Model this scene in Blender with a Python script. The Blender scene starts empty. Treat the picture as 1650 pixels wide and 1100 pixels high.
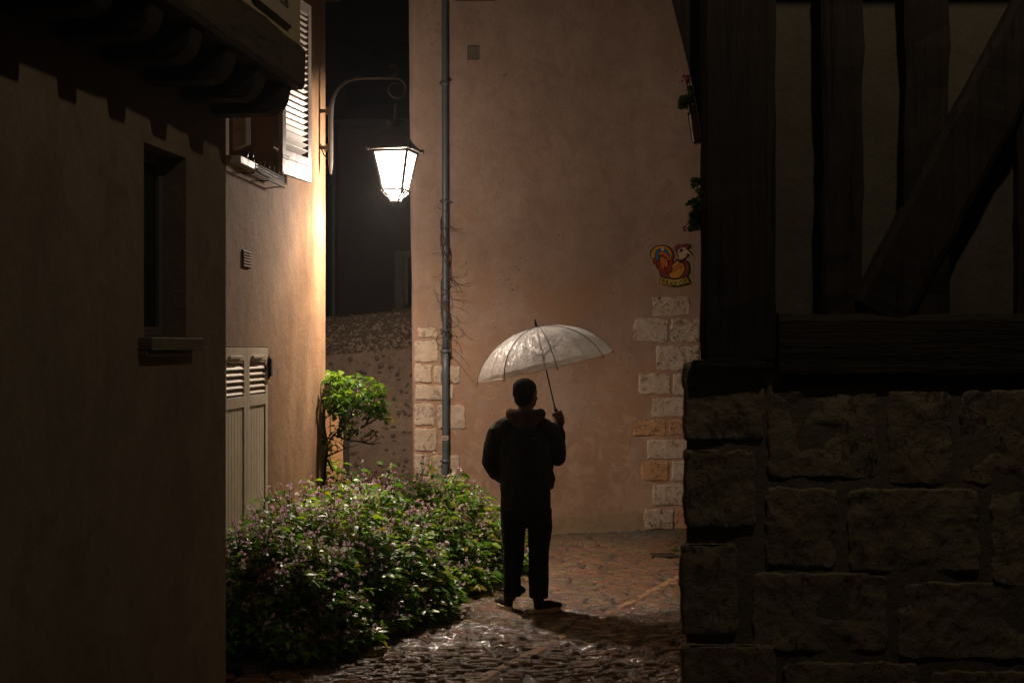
import bpy, bmesh, math, random
from mathutils import Vector, Matrix, noise
random.seed(7)
R = math.radians
F = 50/36*1650.0; HZ = 560.0; CH = 2.0
def P(px, py, Y): return Vector(((px-825)/F*Y, Y, CH+(HZ-py)/F*Y))
C = bpy.context.scene.collection
def nz(x, y=0, z=0, s=1.0): return noise.noise(Vector((x*s, y*s, z*s)))
def fz(x, y, z, s=1.0, o=3):
    t = 0; a = 1
    for i in range(o): t += a*noise.noise(Vector((x*s+i*7.3, y*s, z*s))); a *= .5; s *= 2.1
    return t

# ------------------------------------------------------------------ mesh builder
class MB:
    def __init__(s): s.v = []; s.f = []; s.m = []; s.M = None
    def add(s, vs, fs, mi=0):
        o = len(s.v)
        for p in vs:
            p = Vector(p)
            s.v.append(s.M @ p if s.M else p)
        for f in fs: s.f.append([i+o for i in f]); s.m.append(mi)
        return s
    def box(s, x0, x1, y0, y1, z0, z1, mi=0):
        return s.add([(x0,y0,z0),(x1,y0,z0),(x1,y1,z0),(x0,y1,z0),(x0,y0,z1),(x1,y0,z1),(x1,y1,z1),(x0,y1,z1)],
              [(0,3,2,1),(4,5,6,7),(0,1,5,4),(1,2,6,5),(2,3,7,6),(3,0,4,7)], mi)
    def tube(s, pts, r, n=8, mi=0, flat=1.0):
        pts = [Vector(p) for p in pts]; k = len(pts)
        rr = r if isinstance(r, (list, tuple)) else [r]*k
        vs = []; fs = []; prev = None
        for i, p in enumerate(pts):
            t = (pts[min(i+1,k-1)]-pts[max(i-1,0)])
            if t.length < 1e-9: t = Vector((0,0,1))
            t.normalize()
            if prev is None:
                a = Vector((0,1,0)) if abs(t.y) < .9 else Vector((1,0,0))
            else: a = prev
            b = t.cross(a).normalized(); a = b.cross(t).normalized(); prev = a
            for j in range(n):
                w = 2*math.pi*j/n
                vs.append(p+(a*math.cos(w)*flat+b*math.sin(w))*rr[i])
        for i in range(k-1):
            for j in range(n):
                q = (j+1)%n
                fs.append((i*n+j, i*n+q, (i+1)*n+q, (i+1)*n+j))
        fs.append(tuple(range(n))[::-1]); fs.append(tuple((k-1)*n+j for j in range(n)))
        return s.add(vs, fs, mi)
    def lathe(s, prof, c=(0,0,0), n=16, rot=0.0, mi=0):
        c = Vector(c); vs = []; fs = []; k = len(prof)
        for (r, z) in prof:
            for j in range(n):
                w = 2*math.pi*j/n+rot
                vs.append(c+Vector((max(r,1e-4)*math.cos(w), max(r,1e-4)*math.sin(w), z)))
        for i in range(k-1):
            for j in range(n):
                q = (j+1)%n; fs.append((i*n+j, i*n+q, (i+1)*n+q, (i+1)*n+j))
        fs.append(tuple(range(n))[::-1]); fs.append(tuple((k-1)*n+j for j in range(n)))
        return s.add(vs, fs, mi)
    def ell(s, c, r, n=12, m=8, rot=None, mi=0):
        c = Vector(c); r = (r,r,r) if not isinstance(r,(tuple,list)) else r
        vs = []; fs = []
        for i in range(m+1):
            th = math.pi*i/m
            for j in range(n):
                w = 2*math.pi*j/n
                q = Vector((r[0]*math.sin(th)*math.cos(w), r[1]*math.sin(th)*math.sin(w), r[2]*math.cos(th)))
                if rot: q = rot @ q
                vs.append(c+q)
        for i in range(m):
            for j in range(n):
                q = (j+1)%n; fs.append((i*n+j,(i+1)*n+j,(i+1)*n+q,i*n+q))
        return s.add(vs, fs, mi)
    def prism(s, poly, fn, d0, d1, mi=0):
        n = len(poly)
        vs = [fn(a,b,d0) for a,b in poly]+[fn(a,b,d1) for a,b in poly]
        fs = [tuple(range(n))[::-1], tuple(range(n,2*n))]+[(i,(i+1)%n,n+(i+1)%n,n+i) for i in range(n)]
        return s.add(vs, fs, mi)
    def build(s, name, mats, parent=None, base=None, smooth=False, bevel=0, recalc=True, weld=False):
        if not isinstance(mats, (list,tuple)): mats = [mats]
        if parent is not None: base = ORG[parent.name]
        base = Vector(base) if base is not None else Vector((0,0,0))
        me = bpy.data.meshes.new(name)
        me.from_pydata([tuple(p-base) for p in s.v], [], s.f)
        for m in mats: me.materials.append(m)
        if len(mats) > 1: me.polygons.foreach_set('material_index', s.m)
        if recalc or weld:
            bm = bmesh.new(); bm.from_mesh(me)
            if weld: bmesh.ops.remove_doubles(bm, verts=bm.verts, dist=1e-5)
            bmesh.ops.recalc_face_normals(bm, faces=bm.faces); bm.to_mesh(me); bm.free()
        if smooth: me.polygons.foreach_set('use_smooth', [True]*len(me.polygons))
        me.update()
        o = bpy.data.objects.new(name, me); C.objects.link(o)
        if parent is not None:
            o.parent = parent; ORG[o.name] = base
        else: o.location = base; ORG[o.name] = base
        if bevel:
            b = o.modifiers.new('b','BEVEL'); b.width = bevel; b.segments = 2; b.limit_method = 'ANGLE'; b.angle_limit = R(40)
        return o
ORG = {}
def tag(o, label=None, cat=None, group=None, kind=None):
    if label: o['label'] = label
    if cat: o['category'] = cat
    if group: o['group'] = group
    if kind: o['kind'] = kind
    return o
def thing(name, label, cat, loc, group=None):
    o = bpy.data.objects.new(name, None); C.objects.link(o); o.location = loc; o.empty_display_size = .1
    ORG[o.name] = Vector(loc); return tag(o, label, cat, group)

# ------------------------------------------------------------------ materials
class NM:
    def __init__(s, name):
        s.m = bpy.data.materials.new(name); s.m.use_nodes = True; s.t = s.m.node_tree; s.n = s.t.nodes
        s.b = s.n['Principled BSDF']; s.out = s.n['Material Output']
        s.tc = s.n.new('ShaderNodeTexCoord')
    def L(s, a, b): s.t.links.new(a, b)
    def vec(s, scale=(1,1,1), rot=(0,0,0), world=False):
        m = s.n.new('ShaderNodeMapping'); m.inputs['Scale'].default_value = scale; m.inputs['Rotation'].default_value = rot
        if world:
            g = s.n.new('ShaderNodeNewGeometry'); s.L(g.outputs['Position'], m.inputs[0])
        else: s.L(s.tc.outputs['Object'], m.inputs[0])
        return m.outputs[0]
    def noise(s, sc, v=None, det=6, rough=.6, dist=0):
        n = s.n.new('ShaderNodeTexNoise'); n.inputs['Scale'].default_value = sc; n.inputs['Detail'].default_value = det
        n.inputs['Roughness'].default_value = rough; n.inputs['Distortion'].default_value = dist
        s.L(v if v else s.vec(), n.inputs['Vector']); return n.outputs['Fac']
    def voro(s, sc, v=None, feat='F1'):
        n = s.n.new('ShaderNodeTexVoronoi'); n.feature = feat; n.inputs['Scale'].default_value = sc
        s.L(v if v else s.vec(), n.inputs['Vector']); return n.outputs['Distance']
    def ramp(s, x, stops):
        r = s.n.new('ShaderNodeValToRGB'); e = r.color_ramp.elements
        while len(e) < len(stops): e.new(.5)
        for i,(p,c) in enumerate(stops):
            e[i].position = p; e[i].color = (c,c,c,1) if isinstance(c,(int,float)) else (*c,1)
        s.L(x, r.inputs[0]); return r.outputs[0]
    def mix(s, f, a, b, mode='MIX'):
        m = s.n.new('ShaderNodeMix'); m.data_type = 'RGBA'; m.blend_type = mode
        for inp, val in ((m.inputs[0], f), (m.inputs[6], a), (m.inputs[7], b)):
            if isinstance(val, (int,float)): inp.default_value = val if inp == m.inputs[0] else (val,val,val,1)
            elif isinstance(val, tuple): inp.default_value = (*val,1)
            else: s.L(val, inp)
        return m.outputs[2]
    def math(s, op, a, b=0.0, clamp=False):
        m = s.n.new('ShaderNodeMath'); m.operation = op; m.use_clamp = clamp
        for i, val in enumerate((a,b)):
            if isinstance(val,(int,float)): m.inputs[i].default_value = val
            else: s.L(val, m.inputs[i])
        return m.outputs[0]
    def bump(s, h, st=.3, d=.01, prev=None):
        b = s.n.new('ShaderNodeBump'); b.inputs['Strength'].default_value = st; b.inputs['Distance'].default_value = d
        s.L(h, b.inputs['Height'])
        if prev: s.L(prev, b.inputs['Normal'])
        return b.outputs[0]
    def fin(s, col, rough=.8, nrm=None, metal=0, spec=None):
        if isinstance(col, tuple): s.b.inputs['Base Color'].default_value = (*col,1)
        else: s.L(col, s.b.inputs['Base Color'])
        if isinstance(rough,(int,float)): s.b.inputs['Roughness'].default_value = rough
        else: s.L(rough, s.b.inputs['Roughness'])
        if nrm: s.L(nrm, s.b.inputs['Normal'])
        s.b.inputs['Metallic'].default_value = metal
        if spec is not None: s.b.inputs['Specular IOR Level'].default_value = spec
        return s.m

def plaster(name, c0, c1, c2, streak=0.0, sc=1.0, bst=.35, patch=None, rough=.85, pits=0.0, grain=.25):
    n = NM(name)
    a = n.ramp(n.noise(1.1*sc, det=8, rough=.65, dist=.4), [(.3,0),(.7,1)])
    col = n.mix(a, c0, c1)
    b = n.ramp(n.noise(4.5*sc, det=8, rough=.7, dist=.6), [(.45,0),(.68,1)])
    col = n.mix(n.math('MULTIPLY', b, .6), col, c2)
    if streak:
        st = n.noise(1.5, n.vec((1,1,.22)), det=8, rough=.62, dist=1.2)
        st2 = n.noise(7.0, n.vec((1,1,.3)), det=7, rough=.7, dist=1.5)
        s2 = n.ramp(n.math('ADD', n.math('MULTIPLY',st,.65), n.math('MULTIPLY',st2,.35)), [(.42,0),(.6,1)])
        col = n.mix(n.math('MULTIPLY', s2, streak), col, n.mix(1.0, col, (.50,.44,.40), 'MULTIPLY'))
    fine = n.noise(60, det=5, rough=.75)
    col = n.mix(grain, col, n.mix(1.0, col, n.ramp(fine, [(.34,.40),(.60,1.3)]), 'MULTIPLY'))
    if pits:
        v = n.voro(16, n.vec()); nn = n.noise(2.3, det=4)
        p = n.ramp(n.math('ADD', v, n.math('MULTIPLY', nn, .9)), [(.46,1),(.52,0)])
        col = n.mix(n.math('MULTIPLY', p, pits), col, n.mix(1.0, col, (.4,.36,.32), 'MULTIPLY'))
    if patch: col = patch(n, col)
    nr = n.bump(n.noise(2.2, det=5), .5, .03)
    nr = n.bump(n.noise(26, det=6, rough=.7), bst, .008, nr)
    nr = n.bump(n.noise(160, det=3, rough=.6), bst*.8, .003, nr)
    return n.fin(col, rough, nr, spec=.3)

def stone(name, c0, c1, c2, pit=.7, rough=.8, sc=1.0):
    n = NM(name)
    col = n.mix(n.ramp(n.noise(5*sc, det=7, rough=.65, dist=.3), [(.35,0),(.65,1)]), c0, c1)
    pitm = n.ramp(n.math('ADD', n.noise(22*sc, det=8, rough=.75, dist=1.2), n.math('MULTIPLY', n.noise(4*sc), .35)), [(.565,1),(.615,0)])
    col = n.mix(n.math('MULTIPLY', pitm, pit), col, c2)
    fine = n.noise(90, det=4, rough=.7)
    col = n.mix(.4, col, n.mix(1.0, col, n.ramp(fine, [(.3,.5),(.65,1.2)]), 'MULTIPLY'))
    nr = n.bump(n.math('SUBTRACT', n.noise(11*sc, det=8, rough=.7), n.math('MULTIPLY', pitm, .35)), .8, .02)
    nr = n.bump(fine, .5, .004, nr)
    return n.fin(col, rough, nr, spec=.35)

def wood(name, c0, c1, axis='z', rough=.75, sc=1.0, bst=.9):
    n = NM(name)
    s = {'z':(14,14,.7),'x':(.7,14,14),'y':(14,.7,14)}[axis]
    g = n.noise(1.6*sc, n.vec(s), det=8, rough=.7, dist=.5)
    g2 = n.noise(5*sc, n.vec(s), det=5, rough=.7)
    col = n.mix(n.ramp(g, [(.35,0),(.65,1)]), c0, c1)
    crack = n.ramp(g, [(.40,0),(.45,1)])
    col = n.mix(n.ramp(g, [(.36,1),(.43,0)]), col, tuple(x*.35 for x in c0))
    nr = n.bump(n.math('ADD', n.math('MULTIPLY', g, 1.0), n.math('MULTIPLY', g2, .5)), bst, .02)
    return n.fin(col, rough, nr, spec=.3)

def paint(name, c, rough=.45, var=.25, metal=0, bst=.25, sc=20, dirt=None, spec=.5):
    n = NM(name)
    f = n.noise(sc, det=6, rough=.65)
    col = n.mix(n.math('MULTIPLY', n.ramp(f, [(.42,0),(.7,1)]), var), c, dirt if dirt else tuple(x*.45 for x in c))
    nr = n.bump(n.noise(sc*4, det=4), bst, .002)
    return n.fin(col, n.ramp(f, [(.3,rough*.8),(.7,min(1,rough*1.3))]), nr, metal, spec)

def moss_low(n, col):
    g = n.n.new('ShaderNodeNewGeometry'); sp = n.n.new('ShaderNodeSeparateXYZ'); n.L(g.outputs['Position'], sp.inputs[0])
    z = sp.outputs['Z']
    w = n.noise(1.6, det=7, rough=.65, dist=.5); w2 = n.noise(5.5, det=7, rough=.7, dist=.8)
    low = n.math('ADD', n.math('MULTIPLY', z, -.30), n.math('ADD', n.math('MULTIPLY', w, 4.0), n.math('MULTIPLY', w2, 1.6)))
    low = n.math('SUBTRACT', low, 1.65)
    m = n.ramp(low, [(.35,0),(.75,.75),(1,1)])
    col = n.mix(n.math('MULTIPLY', m, .66), col, (.37,.205,.115))
    pl = n.ramp(n.math('ADD', w2, n.math('MULTIPLY', z, -.10)), [(.40,0),(.50,1)])
    col = n.mix(n.math('MULTIPLY', pl, .40), col, (.58,.40,.29))
    g1 = n.ramp(n.math('ADD', n.math('MULTIPLY', z, 3.2), n.math('MULTIPLY', w2, -1.2)), [(-.55,1),(-.1,0)])
    return n.mix(n.math('MULTIPLY', g1, .35), col, (.22,.19,.08))

M = {}
M['ochre'] = plaster('ochre_render', (.37,.205,.105), (.43,.265,.15), (.27,.155,.09), grain=.5, streak=.45, bst=.6)
M['reveal'] = plaster('reveal_render', (.40,.24,.12), (.36,.21,.11), (.3,.18,.09), bst=.2)
M['grey_plaster'] = plaster('aged_plaster', (.25,.19,.125), (.32,.25,.165), (.17,.125,.085), streak=.25, sc=.9, bst=.5)
M['rear'] = plaster('rose_render', (.35,.23,.17), (.46,.32,.245), (.28,.175,.12), streak=.22, bst=.45, patch=moss_low, pits=.7)
M['upper'] = plaster('upper_render', (.5,.42,.22), (.55,.45,.25), (.4,.33,.18), bst=.3)
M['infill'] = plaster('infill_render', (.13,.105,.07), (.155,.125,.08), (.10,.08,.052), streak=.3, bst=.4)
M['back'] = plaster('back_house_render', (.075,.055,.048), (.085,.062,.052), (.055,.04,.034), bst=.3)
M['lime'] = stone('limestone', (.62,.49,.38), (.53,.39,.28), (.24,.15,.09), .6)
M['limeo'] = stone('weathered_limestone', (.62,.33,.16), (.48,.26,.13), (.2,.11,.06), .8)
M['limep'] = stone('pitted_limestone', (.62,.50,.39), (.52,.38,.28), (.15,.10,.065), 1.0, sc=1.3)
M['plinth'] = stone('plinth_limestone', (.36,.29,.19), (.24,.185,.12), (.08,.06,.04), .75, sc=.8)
M['joint'] = plaster('mortar', (.19,.15,.10), (.23,.18,.12), (.13,.10,.07), bst=.8, sc=2)
M['flintwall'] = plaster('rubble_mortar', (.24,.165,.115), (.29,.20,.14), (.12,.08,.055), sc=2.2, bst=.8)
M['flint'] = paint('flint', (.10,.068,.046), .55, .6)
M['moss'] = plaster('mossy_coping', (.10,.07,.046), (.14,.097,.063), (.06,.045,.028), sc=4, bst=1.0)
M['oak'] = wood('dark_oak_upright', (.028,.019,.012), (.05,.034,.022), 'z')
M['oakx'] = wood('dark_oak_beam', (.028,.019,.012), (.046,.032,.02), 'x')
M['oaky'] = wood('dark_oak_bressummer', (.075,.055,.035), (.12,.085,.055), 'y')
M['gate'] = wood('ochre_planks', (.55,.28,.13), (.62,.33,.16), 'z', bst=.3, rough=.6)
M['eave'] = wood('eave_wood', (.20,.08,.03), (.28,.12,.05), 'y')
M['shut'] = paint('beige_shutter_paint', (.66,.56,.43), .5, .3, dirt=(.33,.25,.18), sc=9)
M['white'] = paint('white_shutter_paint', (.50,.42,.37), .45, .3, dirt=(.34,.25,.19), sc=12)
M['iron'] = paint('old_iron', (.022,.02,.018), .5, .6, .5, bst=.6, sc=40, dirt=(.05,.03,.02))
M['bracket'] = paint('grey_bracket_paint', (.085,.078,.072), .5, .5, .2, bst=.5, sc=30, dirt=(.10,.07,.05))
M['lead'] = paint('grey_pipe', (.07,.092,.105), .42, .5, .1, bst=.3, sc=14, dirt=(.13,.11,.10))
M['blackpipe'] = paint('black_pipe', (.02,.022,.026), .5, .3)
M['glassdark'] = paint('dark_glass', (.012,.012,.013), .08, .1, bst=.02)
M['frame'] = paint('brown_window_frame', (.16,.12,.08), .5, .4)
M['backframe'] = paint('back_window_frame', (.17,.125,.085), .6, .3)
M['enamel'] = paint('cream_enamel', (.50,.42,.30), .25, .15, bst=.03, sc=4)
M['black'] = paint('black_paint', (.015,.014,.014), .45, .2)
M['darkf'] = paint('statuette', (.03,.022,.018), .4, .3)
M['terra'] = paint('terracotta', (.26,.085,.045), .6, .4)
M['plastic_white'] = paint('switch_plastic', (.5,.38,.25), .5, .2)
for k, c in dict(s_red=(.34,.045,.025), s_gold=(.62,.30,.04), s_orange=(.60,.17,.03), s_blue=(.06,.16,.30), s_yellow=(.62,.45,.07), s_skin=(.62,.42,.28), s_maroon=(.22,.05,.045), s_dark=(.02,.017,.02), s_white=(.6,.5,.42)).items():
    M[k] = paint('sign_'+k, c, .35, .2, bst=.1, sc=30)
M['skin'] = paint('skin', (.16,.075,.045), .5, .15, bst=.15, sc=60)
def cloth(name, c, sc=300, rough=.9, fold=.5):
    n = NM(name); nr = n.bump(n.noise(6, det=5, dist=.6), fold, .02); nr = n.bump(n.noise(sc, det=2), .4, .001, nr)
    col = n.mix(n.ramp(n.noise(14, det=6), [(.4,0),(.65,1)]), c, tuple(x*.65 for x in c))
    return n.fin(col, rough, nr, spec=.2)
M['jacket'] = cloth('black_jacket', (.022,.019,.019), rough=.7)
M['hood'] = cloth('hood_lining', (.08,.05,.046))
M['jeans'] = cloth('navy_jeans', (.010,.013,.022), 400)
M['beanie'] = cloth('dark_knit', (.022,.016,.013), 250)
M['shoe'] = cloth('shoe_fabric', (.02,.017,.015), 300, .6, .2)
M['sole'] = paint('rubber_sole', (.6,.42,.28), .6, .3)
M['logo'] = paint('stitched_patch', (.10,.07,.065), .8, .2)

def leafmat(name, hue=None, rough=.28, tc=(1.5,1.6,.7)):
    n = NM(name)
    a = n.n.new('ShaderNodeAttribute'); a.attribute_name = 'col'
    col = n.mix(.4, a.outputs['Color'], n.mix(1.0, a.outputs['Color'], n.ramp(n.noise(60), [(.35,.6),(.65,1.25)]), 'MULTIPLY'))
    n.fin(col, rough, n.bump(n.noise(150, det=2), .25, .002), spec=.5)
    tr = n.n.new('ShaderNodeBsdfTranslucent'); n.L(n.mix(1.0, col, tc, 'MULTIPLY'), tr.inputs[0])
    mx = n.n.new('ShaderNodeMixShader'); mx.inputs[0].default_value = .42
    n.L(n.b.outputs[0], mx.inputs[1]); n.L(tr.outputs[0], mx.inputs[2]); n.L(mx.outputs[0], n.out.inputs[0])
    return n.m
M['leaf'] = leafmat('wet_leaf', rough=.32)
M['petal'] = leafmat('petal', rough=.5, tc=(1.1,1.0,1.15))
M['twig'] = paint('twig_bark', (.06,.038,.022), .7, .5, sc=60)
M['stem'] = paint('green_stem', (.07,.05,.02), .6, .5)

def set_cols(o, cols):          # per-face corner colour (the leaf's own colour)
    me = o.data; a = me.color_attributes.new('col', 'FLOAT_COLOR', 'CORNER')
    buf = []
    for p in me.polygons:
        c = cols[p.index]
        for _ in range(p.loop_total): buf.extend((c[0],c[1],c[2],1.0))
    a.data.foreach_set('color', buf)

# ------------------------------------------------------------------ ground
def gz(x, y): return .010*nz(x, y, 0, .9)+.008*nz(x+9, y, 0, 2.1) - .014*math.exp(-((lane(x,y)-.35)/.35)**2)
LA = Vector((.19, 9.55)); LD = Vector((1.29, 3.01)).normalized()
def lane(x, y): d = Vector((x,y))-LA; return d.x*LD.y - d.y*LD.x     # signed distance from the pale strip
n = NM('wet_ground')
nr = n.bump(n.noise(9, det=8, rough=.7), .7, .03)
mground = n.fin(n.mix(n.ramp(n.noise(4), [(.4,0),(.6,1)]), (.022,.015,.010), (.04,.028,.018)), .5, nr)
g = MB(); g.add([(-60,-30,-.05),(60,-30,-.05),(60,90,-.05),(-60,90,-.05)], [(0,1,2,3)])
tag(g.build('ground', mground), kind='structure')
# setts
n = NM('wet_setts')
at = n.n.new('ShaderNodeAttribute'); at.attribute_name = 'col'
v = n.noise(28, det=7, rough=.7)
col = n.mix(.6, at.outputs['Color'], n.mix(1.0, at.outputs['Color'], n.ramp(v, [(.32,.45),(.65,1.35)]), 'MULTIPLY'))
nr = n.bump(n.noise(14, n.vec((.55,1.6,1)), det=7, rough=.72, dist=.3), 1.0, .055)
nr = n.bump(n.noise(75, n.vec((.6,1.4,1)), det=5, rough=.65), 1.0, .016, nr)
pud = n.ramp(n.noise(1.7, det=5), [(.38,.28),(.66,.48)])
msett = n.fin(col, n.math('ADD', pud, n.math('MULTIPLY', n.math('SUBTRACT', v, .5), .25)), nr, spec=1.0)
n.b.inputs['Coat Weight'].default_value = 1.0; n.b.inputs['Coat IOR'].default_value = 1.95; n.b.inputs['Coat Roughness'].default_value = .11; n.L(nr, n.b.inputs['Coat Normal'])
g = MB(); cols = []
rnd = random.Random(3); y = 6.0; row = 0
while y < 16.3:
    d = .062+.028*rnd.random(); x = -1.9+rnd.random()*.3
    while x < 2.6:
        w = rnd.uniform(.12,.26); cx = x+w/2; cy = y+d/2+.035*math.sin(cx*1.3+y*.3)
        x += w
        if abs(lane(cx,cy)) < .028: continue
        if lane(cx,cy)<0 and cx < -.9-0 and 9.4 < cy < 13.0 and cx < -1.5: continue
        tx, ty = rnd.gauss(0,.035), rnd.gauss(0,.05); lift = rnd.gauss(0,.002); sd = rnd.random()*50
        nx, ny = 6, 4; vs = []; fs = []; gw = w-.007; gd = d-.006
        for j in range(ny+1):
            for i in range(nx+1):
                u, t = i/nx-.5, j/ny-.5
                e = max(abs(u), abs(t))*2
                hh = -.007*(e**7) if e < .99 else -.030
                su = u*(1.0 if e < .99 else 1.0)
                px = cx+u*gw+.006*nz(u*3+sd,t*3,1); py = cy+t*gd+.006*nz(u*3,t*3+sd,5)
                hz = hh+.006*nz(u*2.5+sd, t*2.5, 0)+tx*u*gw*1.4+ty*t*gd*1.4+lift
                vs.append((px, py, gz(px,py)+hz))
        for j in range(ny):
            for i in range(nx):
                a = j*(nx+1)+i; fs.append((a,a+1,a+nx+2,a+nx+1))
        g.add(vs, fs)
        k = rnd.random(); base = (.27,.122,.036) if k < .55 else ((.32,.155,.05) if k < .8 else (.17,.082,.03))
        mo = max(0, min(1, (cy-14.3+.25*nz(cx*2,cy*2))*.9))
        base = tuple(b*(1-mo)+m*mo for b,m in zip(base,(.075,.055,.022)))
        base = tuple(b*rnd.uniform(.75,1.25) for b in base)
        cols += [base]*len(fs)
    y += d; row += 1
o = g.build('cobbled_street', msett, smooth=True, recalc=False); set_cols(o, cols); tag(o, kind='structure')
# joint bed under the setts
g = MB(); vs = []; fs = []; NX, NY = 60, 110
for j in range(NY+1):
    for i in range(NX+1):
        x = -2.9+7.4*i/NX; y = 2.8+13.8*j/NY; vs.append((x,y,gz(x,y)-.020))
for j in range(NY):
    for i in range(NX):
        a = j*(NX+1)+i; fs.append((a,a+1,a+NX+2,a+NX+1))
g.add(vs, fs); tag(g.build('street_bedding', mground, smooth=True, recalc=False), kind='structure')
# pale ridge strip
n = NM('pale_strip'); v = n.noise(20, det=7, rough=.7)
mstrip = n.fin(n.mix(n.ramp(v,[(.35,0),(.65,1)]), (.33,.185,.085), (.19,.105,.05)), n.ramp(v,[(.3,.55),(.7,.8)]), n.bump(n.noise(26,det=7,rough=.7), .9, .012))
g = MB(); vs = []; fs = []; K = 90; W = 6
for i in range(K+1):
    s = -2.2+(7.4)*i/K
    for j in range(W+1):
        t = (j/W-.5)*(.105+.06*nz(s*2.5,1,0))
        c = LA+LD*s; px = c.x+LD.y*t+.02*nz(s*1.5,3,3); py = c.y-LD.x*t
        vs.append((px,py,gz(px,py)-.009+.012*nz(px*12,py*12,0) - (.03 if j in (0,W) else 0)))
for i in range(K):
    for j in range(W):
        a = i*(W+1)+j; fs.append((a,a+1,a+W+2,a+W+1))
g.add(vs, fs); tag(g.build('pale_paving_strip', mstrip, smooth=True, recalc=False), kind='structure')
# soil of the bed
def xmax(y):
    pts = [(8.6,-1.6),(8.9,-1.34),(9.3,-.98),(9.75,-.92),(10.19,-.62),(10.7,-.42),(11.2,-.50),(11.6,-.24),(12.1,-.12),(12.7,.10),(13.6,.12),(14.3,-.15)]
    if y <= pts[0][0]: return pts[0][1]
    for (a,b),(c,d) in zip(pts, pts[1:]):
        if y <= c: return b+(d-b)*(y-a)/(c-a)
    return pts[-1][1]
def xmin(y): return max(-2.59+.076*y if y < 12.5 else -2.4, -2.4)
n = NM('soil'); msoil = n.fin(n.mix(n.ramp(n.noise(12),[(.4,0),(.6,1)]), (.02,.013,.008), (.045,.03,.018)), .8, n.bump(n.noise(25,det=7), 1, .03))
g = MB(); vs = []; fs = []; K = 50; W = 14
for i in range(K+1):
    y = 8.7+5.8*i/K
    for j in range(W+1):
        x = xmin(y)+(xmax(y)-.12-xmin(y))*j/W; vs.append((x,y,gz(x,y)+(.035+.02*nz(x*5,y*5,0) if 0<j<W else -.01)))
for i in range(K):
    for j in range(W):
        a = i*(W+1)+j; fs.append((a,a+1,a+W+2,a+W+1))
g.add(vs, fs); tag(g.build('soil_bed', msoil, smooth=True, recalc=False), kind='structure')

# ------------------------------------------------------------------ wall helpers
def wallframe(x0, y0, slope):         # local (u along the wall, n towards the street, z up); u measured as world Y
    def fn(u, z, nn=0.0):
        l = math.sqrt(1+slope*slope)
        return Vector((x0+slope*(u-y0)+nn/l, u-nn*slope/l, z))
    return fn
def wall_open(mb, fn, u0, u1, z0, z1, ops, th, res=None):
    us = sorted({u0,u1,*[o[0] for o in ops],*[o[1] for o in ops]}); zs = sorted({z0,z1,*[o[2] for o in ops],*[o[3] for o in ops]})
    def isop(u,z): return any(o[0]<u<o[1] and o[2]<z<o[3] for o in ops)
    for a,b in zip(us,us[1:]):
        for c,d in zip(zs,zs[1:]):
            if isop((a+b)/2,(c+d)/2): continue
            for nn in (0,-th): mb.add([fn(a,c,nn),fn(b,c,nn),fn(b,d,nn),fn(a,d,nn)], [(0,1,2,3)])
    rects = [(u0,u1,z0,z1)]+[o[:4] for o in ops]
    for a,b,c,d in rects:
        for (p,q,r,s) in ((a,c,b,c),(b,c,b,d),(b,d,a,d),(a,d,a,c)):
            mb.add([fn(p,q,0),fn(r,s,0),fn(r,s,-th),fn(p,q,-th)], [(0,1,2,3)])
def fbox(mb, fn, u0, u1, z0, z1, n0, n1, mi=0):
    mb.add([fn(u0,z0,n0),fn(u1,z0,n0),fn(u1,z0,n1),fn(u0,z0,n1),fn(u0,z1,n0),fn(u1,z1,n0),fn(u1,z1,n1),fn(u0,z1,n1)],
           [(0,3,2,1),(4,5,6,7),(0,1,5,4),(1,2,6,5),(2,3,7,6),(3,0,4,7)], mi)

# ------------------------------------------------------------------ near left house (jettied)
H1w = wallframe(-1.53, 7.602, .122)
H1 = lambda u, z, nn=0.0: H1w(u*.905, 2+(z-2)*.905, nn*.905)
h1 = thing('jettied_house', 'dark plastered house on the left whose upper floor juts out on rounded joists', 'house', H1(7,0,-.5))
g = MB(); wall_open(g, H1, 1.0, 8.4, -.4, 3.62, [(7.13,7.73,2.055,3.03)], .5)
g.M = None; fbox(g, H1, 1.0, 8.4, -.4, 3.62, -4.0, -.503)
g.build('wall', M['grey_plaster'], h1)
w = MB(); fbox(w, H1, 7.131, 7.18, 2.06, 3.03, -.17,-.13); fbox(w, H1, 7.68, 7.729, 2.06, 3.03, -.17,-.13)
fbox(w, H1, 7.18, 7.68, 2.06, 2.11, -.17,-.13); fbox(w, H1, 7.18, 7.68, 2.98, 3.03, -.17,-.13); fbox(w, H1, 7.41, 7.45, 2.11, 2.98, -.165,-.125)
win = w.build('window', M['frame'], h1, bevel=.004)
w = MB(); fbox(w, H1, 7.18, 7.41, 2.11, 2.98, -.157,-.151); fbox(w, H1, 7.45, 7.68, 2.11, 2.98, -.157,-.151); w.build('pane', M['glassdark'], win)
w = MB(); fbox(w, H1, 7.05, 7.80, 1.985, 2.052, -.12, .075); fbox(w, H1, 7.05, 7.70, 1.955, 1.983, -.01,.05); w.build('sill', M['joint'], win, bevel=.006)
# jetty joists
g = None
for Y in (4.62,5.18,5.72,6.22,6.72,7.22,7.74,8.22):
    j = MB(); w2 = .085; prof = [(-.3,3.335),(.20,3.335)]
    for a in range(0, 91, 12): prof.append((.30+.12*math.sin(R(a)), 3.475-.135*math.cos(R(a))-.005))
    prof += [(.43,3.52),(-.3,3.52)]
    sd = Y*3.1
    K = 5
    for i in range(K):
        pass
    j.prism(prof, lambda a,b,d,Y=Y: H1(Y+d+.006*nz(a*9,b*9,Y), b+.008*nz(a*6,b*6,Y+5), a), -w2, w2)
    j.build('joist', M['oakx'], h1, bevel=.014)
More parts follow.
